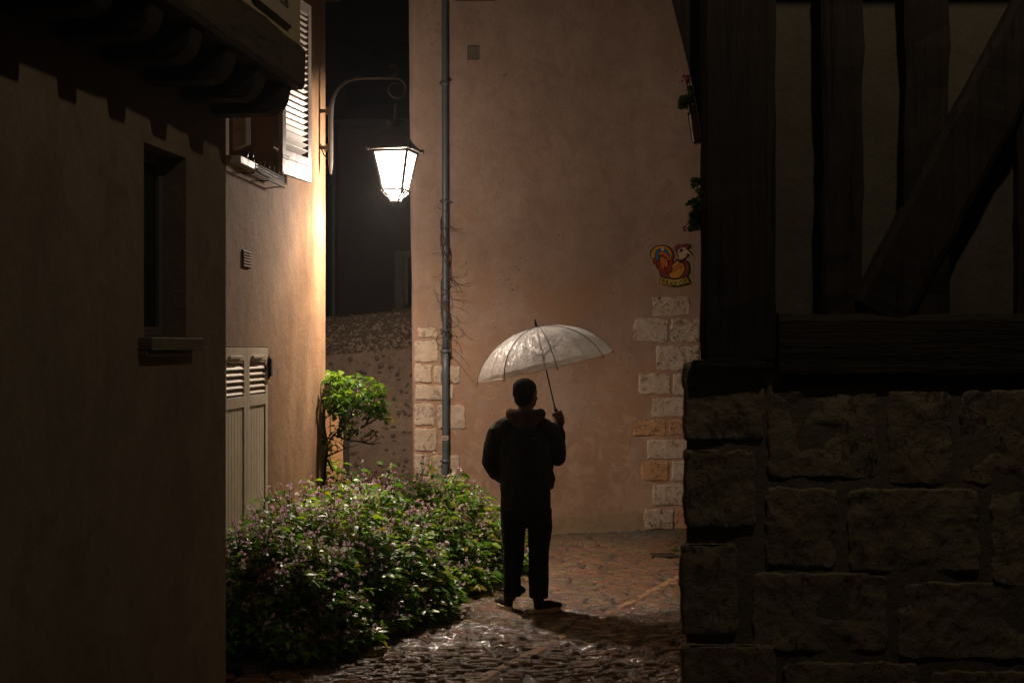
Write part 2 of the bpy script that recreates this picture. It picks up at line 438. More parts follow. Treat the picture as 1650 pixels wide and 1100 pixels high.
# bressummer + upper wall
def timber(mb, p0, p1, wv, dv, seg=24, amp=.008, sd=0):
    p0, p1, wv, dv = Vector(p0), Vector(p1), Vector(wv), Vector(dv)
    cs = [(-1,-.8),(-.8,-1),(.8,-1),(1,-.8),(1,.8),(.8,1),(-.8,1),(-1,.8)]
    vs = []; fs = []
    for i in range(seg+1):
        t = i/seg; c = p0.lerp(p1, t)
        for a,b in cs:
            f = 1+0*t; q = c+wv*a*.5+dv*b*.5
            k1 = amp*fz(q.x*3+sd, q.y*3, q.z*3, 1.5); k2 = amp*fz(q.x*3, q.y*3+sd, q.z*3+9, 1.5)
            vs.append(q+wv.normalized()*k1+dv.normalized()*k2)
    for i in range(seg):
        for j in range(8):
            q = (j+1)%8; fs.append((i*8+j,i*8+q,(i+1)*8+q,(i+1)*8+j))
    fs.append(tuple(range(8))[::-1]); fs.append(tuple(seg*8+j for j in range(8)))
    mb.add(vs, fs)
j = MB(); a0 = H1(1.2,3.635,.38); a1 = H1(8.40,3.635,.38)
timber(j, a0, a1, H1(0,0,.20)-H1(0,0,0), (0,0,.235), 60, .010, 3); j.build('bressummer', M['oaky'], h1)
j = MB(); fbox(j, H1, 1.2, 8.385, 3.757, 7.0, -4.0, .455); j.build('upper_wall', M['upper'], h1)
j = MB(); fbox(j, H1, 1.2, 8.38, 3.525, 3.60, -.28, .275); j.build('floor_boards', M['oakx'], h1)

def textmesh(s, size, mat, name, fnmap, depth=.003, sx=1.0, parent=None, off=0.0):
    cu = bpy.data.curves.new(name, 'FONT'); cu.body = s; cu.size = size; cu.extrude = depth; cu.resolution_u = 4; cu.offset = off
    ob = bpy.data.objects.new(name, cu); C.objects.link(ob); bpy.context.view_layer.update()
    me = bpy.data.meshes.new_from_object(ob.evaluated_get(bpy.context.evaluated_depsgraph_get()))
    xs = [v.co.x for v in me.vertices]; x0, x1 = min(xs), max(xs)
    base = ORG[parent.name]
    for v in me.vertices: v.co = fnmap((v.co.x-x0)*sx, v.co.y, v.co.z, (x1-x0)*sx)-base
    C.objects.unlink(ob); bpy.data.objects.remove(ob)
    me.materials.clear(); me.materials.append(mat); me.name = name
    o = bpy.data.objects.new(name, me); C.objects.link(o); o.parent = parent; ORG[o.name] = base; return o
# enamel street sign on the upper wall
def rrect(u0,u1,z0,z1,r,k=6):
    out = []
    for cx,cz,a0 in ((u1-r,z1-r,0),(u0+r,z1-r,90),(u0+r,z0+r,180),(u1-r,z0+r,270)):
        for i in range(k+1):
            a = R(a0+90*i/k); out.append((cx+r*math.cos(a), cz+r*math.sin(a)))
    return out
ss = thing('street_sign', 'cream enamel street name plate with dark letters and rim on the jutting upper wall', 'sign', H1(7.8,3.79,.46))
m = MB(); m.prism(rrect(7.42,8.15,3.80,4.22,.06), lambda a,b,d: H1(a,b,d), .457, .475); m.build('rim', M['black'], ss)
m = MB(); m.prism(rrect(7.435,8.135,3.815,4.205,.05), lambda a,b,d: H1(a,b,d), .477, .486); m.build('plate', M['enamel'], ss)
textmesh('RUE AUX COIS', .088, M['black'], 'lettering', lambda x,y,z,w: H1(8.02-w+x, 3.895+y, .4885+z), .001, .84, ss)

# ------------------------------------------------------------------ ochre house with shutters
H2 = wallframe(-1.64, 12.5, .076)
h2 = thing('ochre_house', 'ochre rendered house lit by the lantern with white louvred shutter and beige door shutters', 'house', H2(10.5,0,-1))
OPW = (9.42,10.62,3.27,4.72); OPD = (9.28,10.46,.02,2.005)
g = MB(); wall_open(g, H2, 7.66, 12.5, -.1, 5.05, [OPW, OPD], .45)
fbox(g, H2, 7.66, 12.5, -.1, 5.05, -4.0, -.453)
g.build('wall', M['ochre'], h2)
# window lining (reveal), frame, sill
g = MB(); fbox(g, H2, 10.60, 10.618, 3.272, 4.718, -.40, -.012); fbox(g, H2, 9.422, 9.44, 3.272, 4.718, -.40, -.012); fbox(g, H2, 9.44, 10.60, 3.272, 4.718, -.44, -.405)
wn = g.build('window', M['reveal'], h2)
g = MB(); fbox(g, H2, 10.565,10.598,3.29,4.70,-.40,-.33); fbox(g,H2,9.442,9.475,3.29,4.70,-.40,-.33); fbox(g,H2,9.475,10.565,3.29,3.33,-.40,-.33); g.build('frame', M['frame'], wn, bevel=.004)
g = MB(); fbox(g, H2, 9.44,10.0,3.225,3.275,-.10,.075); g.build('sill', M['white'], wn, bevel=.004)
g = MB(); fbox(g, H2, 10.0,10.6,3.235,3.268,-.10,.02); g.build('sill', M['joint'], wn, bevel=.004)
g = MB(); fbox(g, H2, 10.52,10.56,3.50,3.60,-.20,-.15); fbox(g, H2, 10.52,10.56,3.605,3.70,-.20,-.15); g.build('latch_box', M['plastic_white'], wn, bevel=.004)
# louvred shutter leaf builder in a local frame
def shutter(fn, w, z0, z1, mat, name, parent, louv, boards=None, th=.034, pitch=.05, flip=False):
    s = .07; g = MB()
    def b(u0,u1,a,c,n0=0,n1=th): fbox(g, fn, u0,u1,a,c,n0,n1)
    b(0,s,z0,z1); b(w-s,w,z0,z1); b(s,w-s,z1-.09,z1); b(s,w-s,z0,z0+.13)
    lo, hi = louv
    if hi < z1-.091: b(s,w-s,hi,z1-.0905,0.004,th-.004)
    if lo > z0+.131: b(s,w-s,lo-.075,lo)
    z = lo+.01
    while z < hi-.015:
        o0, o1 = (.004, th-.002) if flip else (th-.002, .004)
        g.add([fn(s,z,o0),fn(w-s,z,o0),fn(w-s,z+pitch*.85,o1),fn(s,z+pitch*.85,o1),
               fn(s,z+.007,o0+.001),fn(w-s,z+.007,o0+.001),fn(w-s,z+pitch*.85+.007,o1+.001),fn(s,z+pitch*.85+.007,o1+.001)],
              [(0,1,2,3),(7,6,5,4),(0,4,5,1),(1,5,6,2),(2,6,7,3),(3,7,4,0)])
        z += pitch
    if boards:
        k = boards; zz = z0+.131; zt = lo-.076; ww = (w-2*s)/k
        for i in range(k): b(s+i*ww+.0025, s+(i+1)*ww-.0025, zz, zt, .006, th-.008)
        b(s,w-s,zz,zt,.002,.0055)
    return g.build(name, mat, parent, bevel=.0025)
# upper open shutter: hinged at the far side of the window, standing 20 degrees off the wall
hp = H2(10.66, 0, .03); ang = R(12)
ax = Vector((math.sin(ang), math.cos(ang), 0)); an = Vector((math.cos(ang), -math.sin(ang), 0))
def S1(u,z,nn=0): return Vector((hp.x,hp.y,z))+ax*u+an*nn
s1 = shutter(S1, .62, 3.305, 4.70, M['white'], 'window_shutter', h2, (3.49,4.60), pitch=.047, flip=True)
g = MB(); g.box(-.02,.02,-.02,.02,-.02,.02)
g = MB(); fbox(g, S1, -.02,.12,3.42,3.45,.035,.042); g.build('hinge', M['iron'], s1)
g = MB(); fbox(g, S1, -.02,.12,4.5,4.53,.035,.042); g.build('hinge', M['iron'], s1)
hq = H2(9.40,0,.03); ax2 = Vector((-.62,-.55,0)).normalized(); ax2 = Vector((.45,-.89,0)).normalized(); an2 = Vector((ax2.y, -ax2.x, 0))*-1
def S2(u,z,nn=0): return Vector((hq.x,hq.y,z))+ax2*u+an2*nn
shutter(S2, .30, 3.305, 4.70, M['white'], 'window_shutter', h2, (3.49,4.60), pitch=.047)
# door shutter pair
for k,(u0,u1) in enumerate(((9.285,9.868),(9.874,10.455))):
    fn = lambda u,z,nn=0,u0=u0: H2(u0+u, z, nn-.035)
    s = shutter(fn, u1-u0, .06, 2.0, M['shut'], 'door_shutter', h2, (1.665,1.895), boards=6, th=.036, pitch=.043)
    g = MB(); fbox(g, fn, .12,.42,1.925,1.945,.037,.052); g.build('bar', M['shut'], s, bevel=.003)
    if k == 1:
        for z in (1.79, .62):
            g = MB(); fbox(g, H2, 10.458,10.50,z,z+.13,.0,.024); fbox(g, fn, .50,.59,z+.05,z+.08,.035,.044)
            g.tube([H2(10.464,z-.02,.008),H2(10.464,z+.15,.008)], .006); g.build('hinge', M['iron'], s)
# vent grille, eave
g = MB(); fbox(g, H2, 9.74,9.96,2.555,2.675,.001,.006)
v_ = g.build('vent', M['black'], h2)
g = MB()
for i in range(6): z = 2.56+i*.0195; g.add([H2(9.745,z,.016),H2(9.955,z,.016),H2(9.955,z+.013,.008),H2(9.745,z+.013,.008),H2(9.745,z-.003,.013),H2(9.955,z-.003,.013)], [(0,1,2,3),(0,1,5,4)])
g.build('slat', M['ochre'], v_)
g = MB(); fbox(g, H2, 7.66,12.58,5.055,5.15,-4.0,.12); fbox(g, H2, 7.66,12.60,5.153,5.30,-.2,.16); g.build('eave', M['eave'], h2)
g = MB()
l = [H2(7.66,5.31,.2),H2(12.62,5.31,.2),H2(12.62,6.6,-2),H2(7.66,6.6,-2),H2(7.66,5.31,-4.2),H2(12.62,5.31,-4.2)]
g.add(l, [(0,1,2,3),(3,2,5,4),(1,5,2),(0,3,4),(0,4,5,1)]); g.build('roof', M['blackpipe'], h2)
# window guard rail in front of the window
gd = thing('window_guard', 'thin rusty scrolled window rail under the open window of the ochre house', 'railing', H2(10.3,3.2,.05))
g = MB()
for i in range(17):
    u = 9.86+i*.046; r = .016
    g.tube([H2(u+r*math.cos(a*.7)*(1-.04*a), 3.235+r*math.sin(a*.7)*(1-.04*a)+.01*nz(i), .085+.01*nz(i,3)) for a in range(12)], .0035, 5)
    if i%3 == 0: g.tube([H2(u,3.25,.085),H2(u+.03,3.31+.03*nz(i*3),.09),H2(u+.05,3.30,.08)], .003, 5)
g.build('scroll', M['bracket'], gd)
g = MB(); g.tube([H2(9.86,3.262,.085),H2(10.60,3.262,.085)], .006, 6); g.build('upper_rail', M['bracket'], gd)
g = MB(); g.tube([H2(9.72,3.195,.085),H2(10.62,3.195,.085)], .008, 6)
for u in (9.75,10.2,10.6): g.tube([H2(u,3.195,-.01),H2(u,3.195,.085)], .005, 5)
g.build('rail', M['bracket'], gd)
# statuettes on the sill
for (px,py,Y,h,lab) in ((394,260,10.02,.115,'small round dark ornament, the left and lower of the two on the window sill'),(404,262,10.17,.135,'taller slim dark ornament, the right one of the two on the window sill')):
    c = Vector((px/1-825,0,0)); c = Vector(((px-825)/F*Y, Y, 3.276))
    g = MB(); k = h/.13
    g.lathe([(.024,0),(.026,.008),(.014,.015),(.012,.04),(.02,.055),(.028,.075),(.026,.095),(.014,.106)], c, 12)
    if h > .12:
        g = MB(); g.lathe([(.026,0),(.026,.01),(.012,.02),(.016,.05),(.013,.068),(.009,.075)], c, 12); g.ell(c+Vector((0,0,.095)), (.022,.02,.026)); g.ell(c+Vector((.016,0,.06)), (.012,.01,.018))
    else: g.ell(c+Vector((.02,0,.09)), (.010,.012,.016))
    o = g.build('ornament', M['darkf'], None, c, smooth=True)
    tag(o, lab, 'ornament', 'ornaments on the window sill')

# ------------------------------------------------------------------ street lamp
LY = 12.25
lp = thing('street_lamp', 'lit four-sided street lantern hanging from a curved iron bracket on the ochre house corner', 'street lamp', H2(12.2,3.7,0))
PX = lambda x,y: P(x,y,LY)
bar = MB()
path = [PX(533,281),PX(533,262),PX(533,225),PX(533,190),PX(534,172),PX(538,156),PX(546,142),PX(558,132),PX(572,127),PX(600,126),PX(632,126)]
bar.tube(path, [.009]+[.021]*4+[.015]*5+[.011], 8, flat=1.3); bar.build('bracket', M['bracket'], lp, smooth=False)
sc_ = MB()
pts = []
for t in range(0, 26):
    a = R(90-t*15.5); r = 18-t*.36
    pts.append(PX(638+r*math.cos(a)*1.0, 144-r*math.sin(a)))
sc_.tube([PX(620,126)]+pts, [.011]*10+[.010]*8+[.008]*9, 7)
pts = [PX(620,126),PX(632,124),PX(639,119),PX(641,112),PX(637,106.5),PX(631,106),PX(627,109)]
sc_.tube(pts, [.012,.012,.011,.010,.009,.008,.006], 7); sc_.build('scroll', M['bracket'], lp, smooth=True)
for y in (179,238):
    a = MB(); q = PX(530,y); a.tube([q, Vector((H2(12.3,0,0).x-.02,q.y,q.z))], .017, 8); a.lathe([(.03,-.03),(.03,.03)], q, 10); a.build('wall_stay', M['bracket'], lp)
a = MB(); a.tube([PX(518,240),PX(522,250),PX(528,256),PX(532,262)], .006, 6); a.tube([PX(516,232),PX(524,244),PX(533,246)], .005, 6); a.build('cable', M['iron'], lp)
LC = PX(637,275); lr = R(-13); lz = lambda y: CH+(HZ-y)/F*LY
def sq(prof, mi=0): return prof
hd = math.sqrt(2)
a = MB(); cx = Vector((LC.x, LC.y, 0))
a.lathe([(.010,lz(166)),(.016,lz(172)),(.010,lz(175)),(.012,lz(184)),(.019,lz(186)),(.012,lz(189)),(.014,lz(194))], cx, 10)
a.build('stem', M['bracket'], lp, smooth=True)
rf = MB(); q4 = R(45)+lr
rf.lathe([(.02,lz(193)),(.075,lz(195)),(.078,lz(198)),(.045,lz(202)),(.06,lz(205)),(.075,lz(208))], cx, 12)
s_ = 1/hd
prof = [(.10,lz(207)),(.112,lz(212)),(.125,lz(218)),(.16,lz(226)),(.212,lz(235)),(.262,lz(240)),(.264,lz(243)),(.242,lz(244))]
rf.lathe(prof, cx, 4, q4); rf.build('lantern_roof', M['iron'], lp)
def cor(hw, y, k, out=0):
    a = q4+k*math.pi/2; return cx+Vector((math.cos(a)*hw*hd, math.sin(a)*hw*hd, lz(y)))
fr = MB(); TW, BW, TY, BY = .152, .088, 245, 306
for k in range(4):
    fr.tube([cor(TW,TY,k), cor(BW,BY,k)], .014, 6)
    fr.tube([cor(TW,TY+.5,k), cor(TW,TY+.5,k+1)], .012, 6); fr.tube([cor(BW,BY,k), cor(BW,BY,k+1)], .009, 6)
    fr.tube([cor(BW,BY,k), cor(BW*1.02,BY+5,k), cor(BW*.82,BY+9,k), cor(BW*.55,BY+13,k), cor(BW*.42,BY+19,k)], [.014,.011,.008,.008,.009], 6)
    fr.tube([cor(BW*.9,BY+1,k), cor(BW*.7,BY+6,k), cor(BW*.45,BY+11,k)], .004, 5)
    fr.ell(cor(BW*1.1,BY+3,k), .013)
    for s in (.0,): fr.ell(cor(TW+.035,TY-3.5,k), (.018,.018,.024), 8, 6)
fr.lathe([(.045,lz(323)),(.05,lz(325)),(.022,lz(328)),(.026,lz(330)),(.012,lz(333))], cx, 10)
fr.build('lantern_frame', M['iron'], lp)
n = NM('lit_glass'); n.n.remove(n.b)
tr = n.n.new('ShaderNodeBsdfTransparent'); em = n.n.new('ShaderNodeEmission'); em.inputs[0].default_value = (1,.90,.82,1); em.inputs[1].default_value = 9
ad = n.n.new('ShaderNodeAddShader'); n.L(tr.outputs[0], ad.inputs[0]); n.L(em.outputs[0], ad.inputs[1]); n.L(ad.outputs[0], n.out.inputs[0]); M['lit'] = n.m
for k in range(4):
    a = MB(); s = .97
    a.add([cor(TW*s,TY+1,k),cor(TW*s,TY+1,k+1),cor(BW*s,BY-.5,k+1),cor(BW*s,BY-.5,k)], [(0,1,2,3)])
    a.build('glass_pane', M['lit'], lp, recalc=False)
a = MB(); a.lathe([(.02,lz(324)),(.05,lz(318)),(.068,lz(309))], cx, 12); a.build('diffuser', M['lit'], lp, smooth=True)
n = NM('bulb_glow'); n.n.remove(n.b); em = n.n.new('ShaderNodeEmission'); em.inputs[0].default_value = (1,.88,.76,1); em.inputs[1].default_value = 60
n.L(em.outputs[0], n.out.inputs[0]); M['bulb'] = n.m
a = MB(); a.ell((cx.x,cx.y,lz(272)), (.035,.035,.06)); a.build('bulb', M['bulb'], lp, smooth=True)
lamp = bpy.data.lights.new('lantern_light', 'POINT'); lamp.energy = LAMPW = 120; lamp.shadow_soft_size = .045; lamp.color = (1,.82,.66)
lo = bpy.data.objects.new('lantern_light', lamp); C.objects.link(lo); lo.parent = lp
lo.location = Vector((cx.x,cx.y,lz(285)))-ORG[lp.name]
ld = bpy.data.lights.new('lantern_reflector_light', 'SPOT'); ld.energy = 640; ld.spot_size = R(172); ld.spot_blend = 1.0; ld.shadow_soft_size = .045; ld.color = (1,.81,.64)   # the lantern's roof reflector throws most light downward
l2 = bpy.data.objects.new('lantern_reflector_light', ld); C.objects.link(l2); l2.parent = lp; l2.location = Vector((cx.x,cx.y,lz(283)))-ORG[lp.name]

# ------------------------------------------------------------------ rose house at the back
def RY(x):
    pts = [(-1.1,14.55),(-.6,14.80),(0,15.08),(.5,15.3),(1.19,15.58),(1.8,15.70),(3.2,15.85)]
    if x <= pts[0][0]: return pts[0][1]
    for (a,b),(c,d) in zip(pts, pts[1:]):
        if x <= c:
            return b+(d-b)*(x-a)/(c-a)
    return pts[-1][1]
def RYs(x): return sum(RY(x+d) for d in (-.25,-.12,0,.12,.25))/5
def RYd(x, z): return RYs(x)+.012*nz(x*1.1,0,z*.9)-.01*max(0,min(1,(1.2-z)))
def rear(px, py, out=0.0):
    k = (px-825)/F; x = k*15.0
    for _ in range(12): x = k*RYd(x, CH+(HZ-py)/F*15.3)
    Y = RYd(x, CH+(HZ-py)/F*RYs(x)); p = P(px,py,Y); s = (RYs(x+.01)-RYs(x-.01))/.02; l = math.sqrt(1+s*s)
    return p+Vector((s/l,-1/l,0))*out
rh = thing('rose_house', 'rose rendered house at the back with limestone quoins and a blue-grey downpipe', 'house', (.8,17,0))
g = MB(); vs = []; fs = []; NX, NZ = 90, 120; x0, x1 = -1.02, 3.2
for j in range(NZ+1):
    z = -.1+8.1*j/NZ
    for i in range(NX+1):
        x = x0+(x1-x0)*i/NX
        if i == 0: x += .012-.0095*z+.012*nz(0,0,z*1.7)
        y = RYd(x, z)
        vs.append((x,y,z))
for j in range(NZ):
    for i in range(NX):
        a = j*(NX+1)+i; fs.append((a,a+1,a+NX+2,a+NX+1))
b = len(vs)
g.add(vs, fs)
g.v += [Vector(p) for p in ((x0+.02,19,-.1),(x0+.02,19,8),(x1,19,-.1),(x1,19,8))]
col0 = [j*(NX+1) for j in range(NZ+1)]; col1 = [j*(NX+1)+NX for j in range(NZ+1)]
g.f.append(col0+[b+1,b]); g.f.append(col1[::-1]+[b+2,b+3]); g.f.append([b,b+1,b+3,b+2]); g.f.append(list(range(NZ*(NX+1),NZ*(NX+1)+NX+1))+[b+3,b+1]); g.m += [0]*4
g.build('wall', M['rear'], rh)
for p in bpy.data.objects['wall.002'].data.polygons if 'wall.002' in bpy.data.objects else []:
    p.use_smooth = len(p.vertices) == 4 and p.area < .1
def block(mb, fn, a0, a1, b0, b1, dep, res, amp, sd, edge=.15, mi=0, irr=.0):
    # fn(a, b, out): stone face over [a0,a1]x[b0,b1]; units of a,b as the caller's; dep, amp in metres
    nx = max(4,int(abs(a1-a0)/res)); ny = max(4,int(abs(b1-b0)/res)); vs = []; fs = []
    for j in range(ny+1):
        for i in range(nx+1):
            u, t = i/nx, j/ny
            a = a0+(a1-a0)*u; b = b0+(b1-b0)*t
            da = min(u,1-u)*nx; db = min(t,1-t)*ny; e = min(da,db)
            # rounded corners and wandering edges
            wa = irr*fz(sd+b*.5/res*.12, t*3, sd, 1)*res*2; wb = irr*fz(u*3, sd+7, sd+a*.06/res, 1)*res*2
            cu = (u-.5)*2; ct = (t-.5)*2
            r = (abs(cu)**14+abs(ct)**14)**(1/14)
            q = max(abs(cu),abs(ct)); f = q/r if r > 0 else 1
            a = (a0+a1)/2+(a1-a0)/2*cu*f+wa*abs(cu); b = (b0+b1)/2+(b1-b0)/2*ct*f+wb*abs(ct)
            if e <= 0: h = -dep*.6
            else:
                h = dep*(1-math.exp(-e*edge*4))
                p0 = fn(a,b,0); h += amp*fz(p0.x*2.2+sd, p0.y, p0.z*2.2, 2.2, 5)
                c = fz(p0.x+sd*2, 3, p0.z, 3.2, 3)
                if c > .15: h -= amp*2.6*(c-.15)
            vs.append(fn(a,b,h))
    for j in range(ny):
        for i in range(nx):
            k = j*(nx+1)+i; fs.append((k,k+1,k+nx+2,k+nx+1))
    mb.add(vs, fs, mi)
QL = [(673,528,704,545),(671,548,706,584),(670,586,696,617),(699,589,742,618),(671,619,730,645),(668,649,701,686),(705,652,750,692),(666,689,704,727),(665,730,689,764),(692,733,740,771),(665,768,738,800)]
QR = [(1051,477,1112,510,2),(1021,512,1077,552,2),(1081,512,1127,552,2),(1057,556,1127,598,2),(1029,601,1081,636,0),(1084,601,1127,637,0),(1050,640,1127,673,0),(1020,676,1073,703,1),(1077,676,1127,702,1),(1042,707,1127,740,0),(1034,743,1078,775,1),(1082,743,1127,776,0),(1051,779,1127,815,0),(1038,819,1086,853,2),(1089,819,1127,853,1)]
for i,q in enumerate(QL+QR):
    g = MB(); k = q[4] if len(q) > 4 else 0
    xa = q[0]-3 if q[0] < 672 else q[0]
    block(g, rear, max(xa,667.5) if q[0]<674 else xa, q[2], q[1]+.5, q[3]-.5, .011, 1.0, .004, i*3.7+1, .40, irr=1.1)
    g.build('quoin', M[('lime','limeo','limep')[k]], rh, smooth=True)
# joints scraped round the right-hand quoins
# vents
for (xa,ya,xb,yb) in ((754,76,770,96),(735,-14,795,1)):
    g = MB()
    def bx(a,b,c,d,o0,o1,mi=0): g.prism([(a,b),(c,b),(c,d),(a,d)], lambda x,y,o: rear(x,y,o), o0, o1, mi)
    bx(xa,ya,xb,yb,.002,.008,0)
    for t in ((xa-1,ya-1,xb+1,ya),(xa-1,yb,xb+1,yb+1),(xa-1,ya,xa,yb),(xb,ya,xb+1,yb)): bx(*t,.001,.014,1)
    k = 4 if xb-xa < 20 else 1
    for i in range(1,k+1):
        x = xa+(xb-xa)*i/(k+1); bx(x-.5,ya,x+.5,yb,.009,.013,1)
    g.build('vent', [M['joint'], M['back'] if xb-xa > 20 else M['infill']], rh)
# downpipe
def pipept(y, out=.075): 
    x = 711.5+(y/560.0)*1.2
    if y > 740: x -= (y-740)*.06
    return rear(x, y, out)
dp = thing('downpipe', 'blue-grey rain downpipe with collars running down the rose house', 'pipe', pipept(800))
g = MB(); g.tube([pipept(y) for y in range(-60,566,25)], .031, 14); g.build('pipe', M['lead'], dp, smooth=True)
g = MB(); g.tube([pipept(y) for y in (566,600,650,700,740,760,790,820)], .034, 14); g.build('lower_pipe', M['lead'], dp, smooth=True)
for y in (-20,137,325,532,566,742):
    g = MB(); a_, b_ = pipept(y-3), pipept(y+3); g.tube([a_,b_], .038, 14)
    q = pipept(y); g.tube([q+Vector((-.055,0,0)), q+Vector((.055,0,0))], .010, 6); g.tube([q, q+Vector((-.02,.09,0))], .008, 6)
    g.build('collar', M['lead'], dp, smooth=True)
g = MB(); a_, b_ = pipept(701), pipept(708); g.tube([a_,b_], .0352, 14); g.build('sticker', M['s_white'], dp)
g = MB()
for k in (-1,1):
    q = pipept(704.5)+Vector((k*.010,-.036,0)); g.tube([q+Vector((math.cos(a)*.009,0.0,math.sin(a)*.012)) for a in [i*.7 for i in range(9)]], .003, 4)
g.build('sticker_marks', M['black'], dp)
# dry vine on the downpipe
rv = random.Random(11); vn = thing('dry_vine', 'leafless dry creeper stems curling round the downpipe', 'vine', pipept(560))
g = MB()
for k in range(26):
    y = rv.uniform(335,560); q = pipept(y)+Vector((rv.uniform(-.03,.03),-.05,0)); pts = [q]
    d = Vector((rv.choice((-1,1,1))*rv.uniform(.3,1), rv.uniform(-.2,.1), rv.uniform(-1,1))).normalized()
    L = rv.randint(5,11) if y > 430 else rv.randint(5,8); turn = rv.uniform(-.35,.35)
    for i in range(L):
        d = Matrix.Rotation(turn+rv.uniform(-.25,.25), 3, 'Y') @ d
        q = q+d*.028+Vector((0,rv.uniform(-.006,.006),-.006)); pts.append(q.copy())
    g.tube(pts, [.0035*(1-.6*i/len(pts)) for i in range(len(pts))], 4)
for k in range(7):
    ph = rv.uniform(0,6); pts = []
    for i in range(60):
        y = 330+ k*8 + i*(3.4+k*.1); q = pipept(y, .075); pts.append(q+Vector((math.cos(ph+i*.22)*.044,math.sin(ph+i*.22)*.044,0)))
    g.tube(pts, .004, 4)
g.build('stems', M['twig'], vn)

# ------------------------------------------------------------------ painted plaque: cockerel with a man's head
rs = thing('rooster_plaque', 'colourful cut-out plaque of a cockerel with a man\'s capped head above a yellow street banner', 'sign', rear(1080,460,0))
def cat(pts, k=5, closed=True):
    out = []; n_ = len(pts)
    for i in range(n_):
        p0,p1,p2,p3 = [Vector(pts[(i+d)%n_]) for d in (-1,0,1,2)]
        for j in range(k):
            t = j/k; out.append(tuple(.5*((2*p1)+(-p0+p2)*t+(2*p0-5*p1+4*p2-p3)*t*t+(-p0+3*p1-3*p2+p3)*t**3)))
    return out
SM = lambda x,y,o: rear(1000+x/5.5, 360+y/5.5, o)
g = MB(); smats = ['s_dark','s_red','s_gold','s_orange','s_blue','s_yellow','s_skin','s_maroon','s_white']
def grow(p, d):
    cx_ = sum(a for a,b in p)/len(p); cy_ = sum(b for a,b in p)/len(p); out = []; n_ = len(p)
    ar = sum(p[i][0]*p[(i+1)%n_][1]-p[(i+1)%n_][0]*p[i][1] for i in range(n_)); sg = 1 if ar > 0 else -1
    for i in range(n_):
        a = Vector(p[i-1]); b = Vector(p[(i+1)%n_]); t = (b-a)
        if t.length < 1e-6: out.append(p[i]); continue
        t.normalize(); out.append((p[i][0]+t.y*d*sg, p[i][1]-t.x*d*sg))
    return out
def shp(pts, c, z, ol=5, sm=True, k=5):
    p = cat(pts,k) if sm else pts
    if ol: g.prism(grow(p, ol), SM, .010, .012+z*.0016, 0)
    g.prism(p, SM, .010, .0128+z*.0016, smats.index(c))
tail = [(262,285),(275,235),(320,203),(385,198),(440,225),(465,280),(455,345),(470,390),(455,440),(420,470),(360,470),(345,440),(350,410),(325,400),(312,370),(285,345),(290,318)]
shp(tail, 's_red', 0)
shp([(265,288),(280,240),(325,207),(385,203),(432,232),(448,275),(440,320),(425,318),(428,270),(400,228),(345,222),(305,250),(312,290),(285,312)], 's_gold', 2, 4)
shp([(308,262),(330,232),(365,222),(400,236),(425,268),(430,310),(412,290),(385,262),(355,250),(335,268),(332,320),(315,330),(300,300)], 's_blue', 4, 4)
shp([(335,262),(370,250),(405,275),(425,305),(418,330),(400,300),(370,275),(345,285)], 's_orange', 6, 3)
shp([(345,310),(365,300),(400,320),(415,360),(405,395),(385,375),(378,405),(360,395),(348,350)], 's_orange', 6, 4)
shp([(320,335),(345,350),(350,385),(375,410),(400,430),(385,440),(350,425),(330,395),(315,370)], 's_red', 7, 3)
shp([(340,420),(380,430),(420,450),(430,475),(370,475),(350,450)], 's_maroon', 7, 4)
shp([(350,240),(366,215),(380,222),(372,245)], 's_white', 8, 2)
body = [(435,440),(450,390),(475,345),(505,320),(555,325),(585,345),(600,390),(595,440),(570,480),(520,492),(460,488),(425,468)]
shp(body, 's_maroon', 5)
shp([(440,455),(460,400),(490,360),(530,345),(556,370),(552,420),(520,470),(470,485)], 's_orange', 8, 4)
shp([(425,455),(455,430),(500,410),(545,380),(560,400),(540,450),(500,482),(450,482)], 's_gold', 10, 4)
shp([(450,388),(470,355),(500,335),(520,340),(495,370),(470,392)], 's_gold', 11, 3)
shp([(505,335),(540,330),(556,345),(535,352),(512,350)], 's_dark', 11, 0)
shp([(534,392),(550,378),(560,400),(548,432),(534,420)], 's_gold', 12, 3)
head = [(498,262),(500,235),(525,212),(560,208),(575,225),(590,240),(622,275),(598,272),(582,265),(584,285),(572,300),(556,305),(548,318),(512,318),(515,285),(500,280)]
shp(head, 's_skin', 8, 4, k=3)
shp([(480,230),(485,205),(510,190),(545,190),(575,182),(596,195),(597,215),(580,220),(555,208),(520,218),(502,240),(490,245)], 's_maroon', 11, 4)
shp([(522,232),(536,225),(542,245),(528,250)], 's_dark', 12, 0)
shp([(502,236),(514,232),(520,248),(510,262),(500,256)], 's_skin', 12, 3)
shp([(562,232),(574,234),(570,238),(562,237)], 's_dark', 12, 0)
shp([(562,284),(580,282),(572,288)], 's_dark', 12, 0)
ban = []
for i in range(9):
    t = i/8; ban.append((355+225*t, 482+20*math.sin(math.pi*t)-(0 if t<.5 else 0)))
for i in range(9):
    t = 1-i/8; ban.append((340+262*t, 528+30*math.sin(math.pi*t)-4*t))
shp(ban, 's_yellow', 14, 4, sm=False)
g.build('figure', [M[k] for k in smats], rs)
def bmap(x,y,z,w):
    t = x/w; X = 356+226*t; Yb = 531+25*math.sin(math.pi*t)-2*t
    return SM(X, Yb-y*5.5*146/1.0*1.0, .0395+z)
textmesh('RUE AUX COIS', .074, M['s_dark'], 'lettering', bmap, .0008, 1.0, rs, .0010)

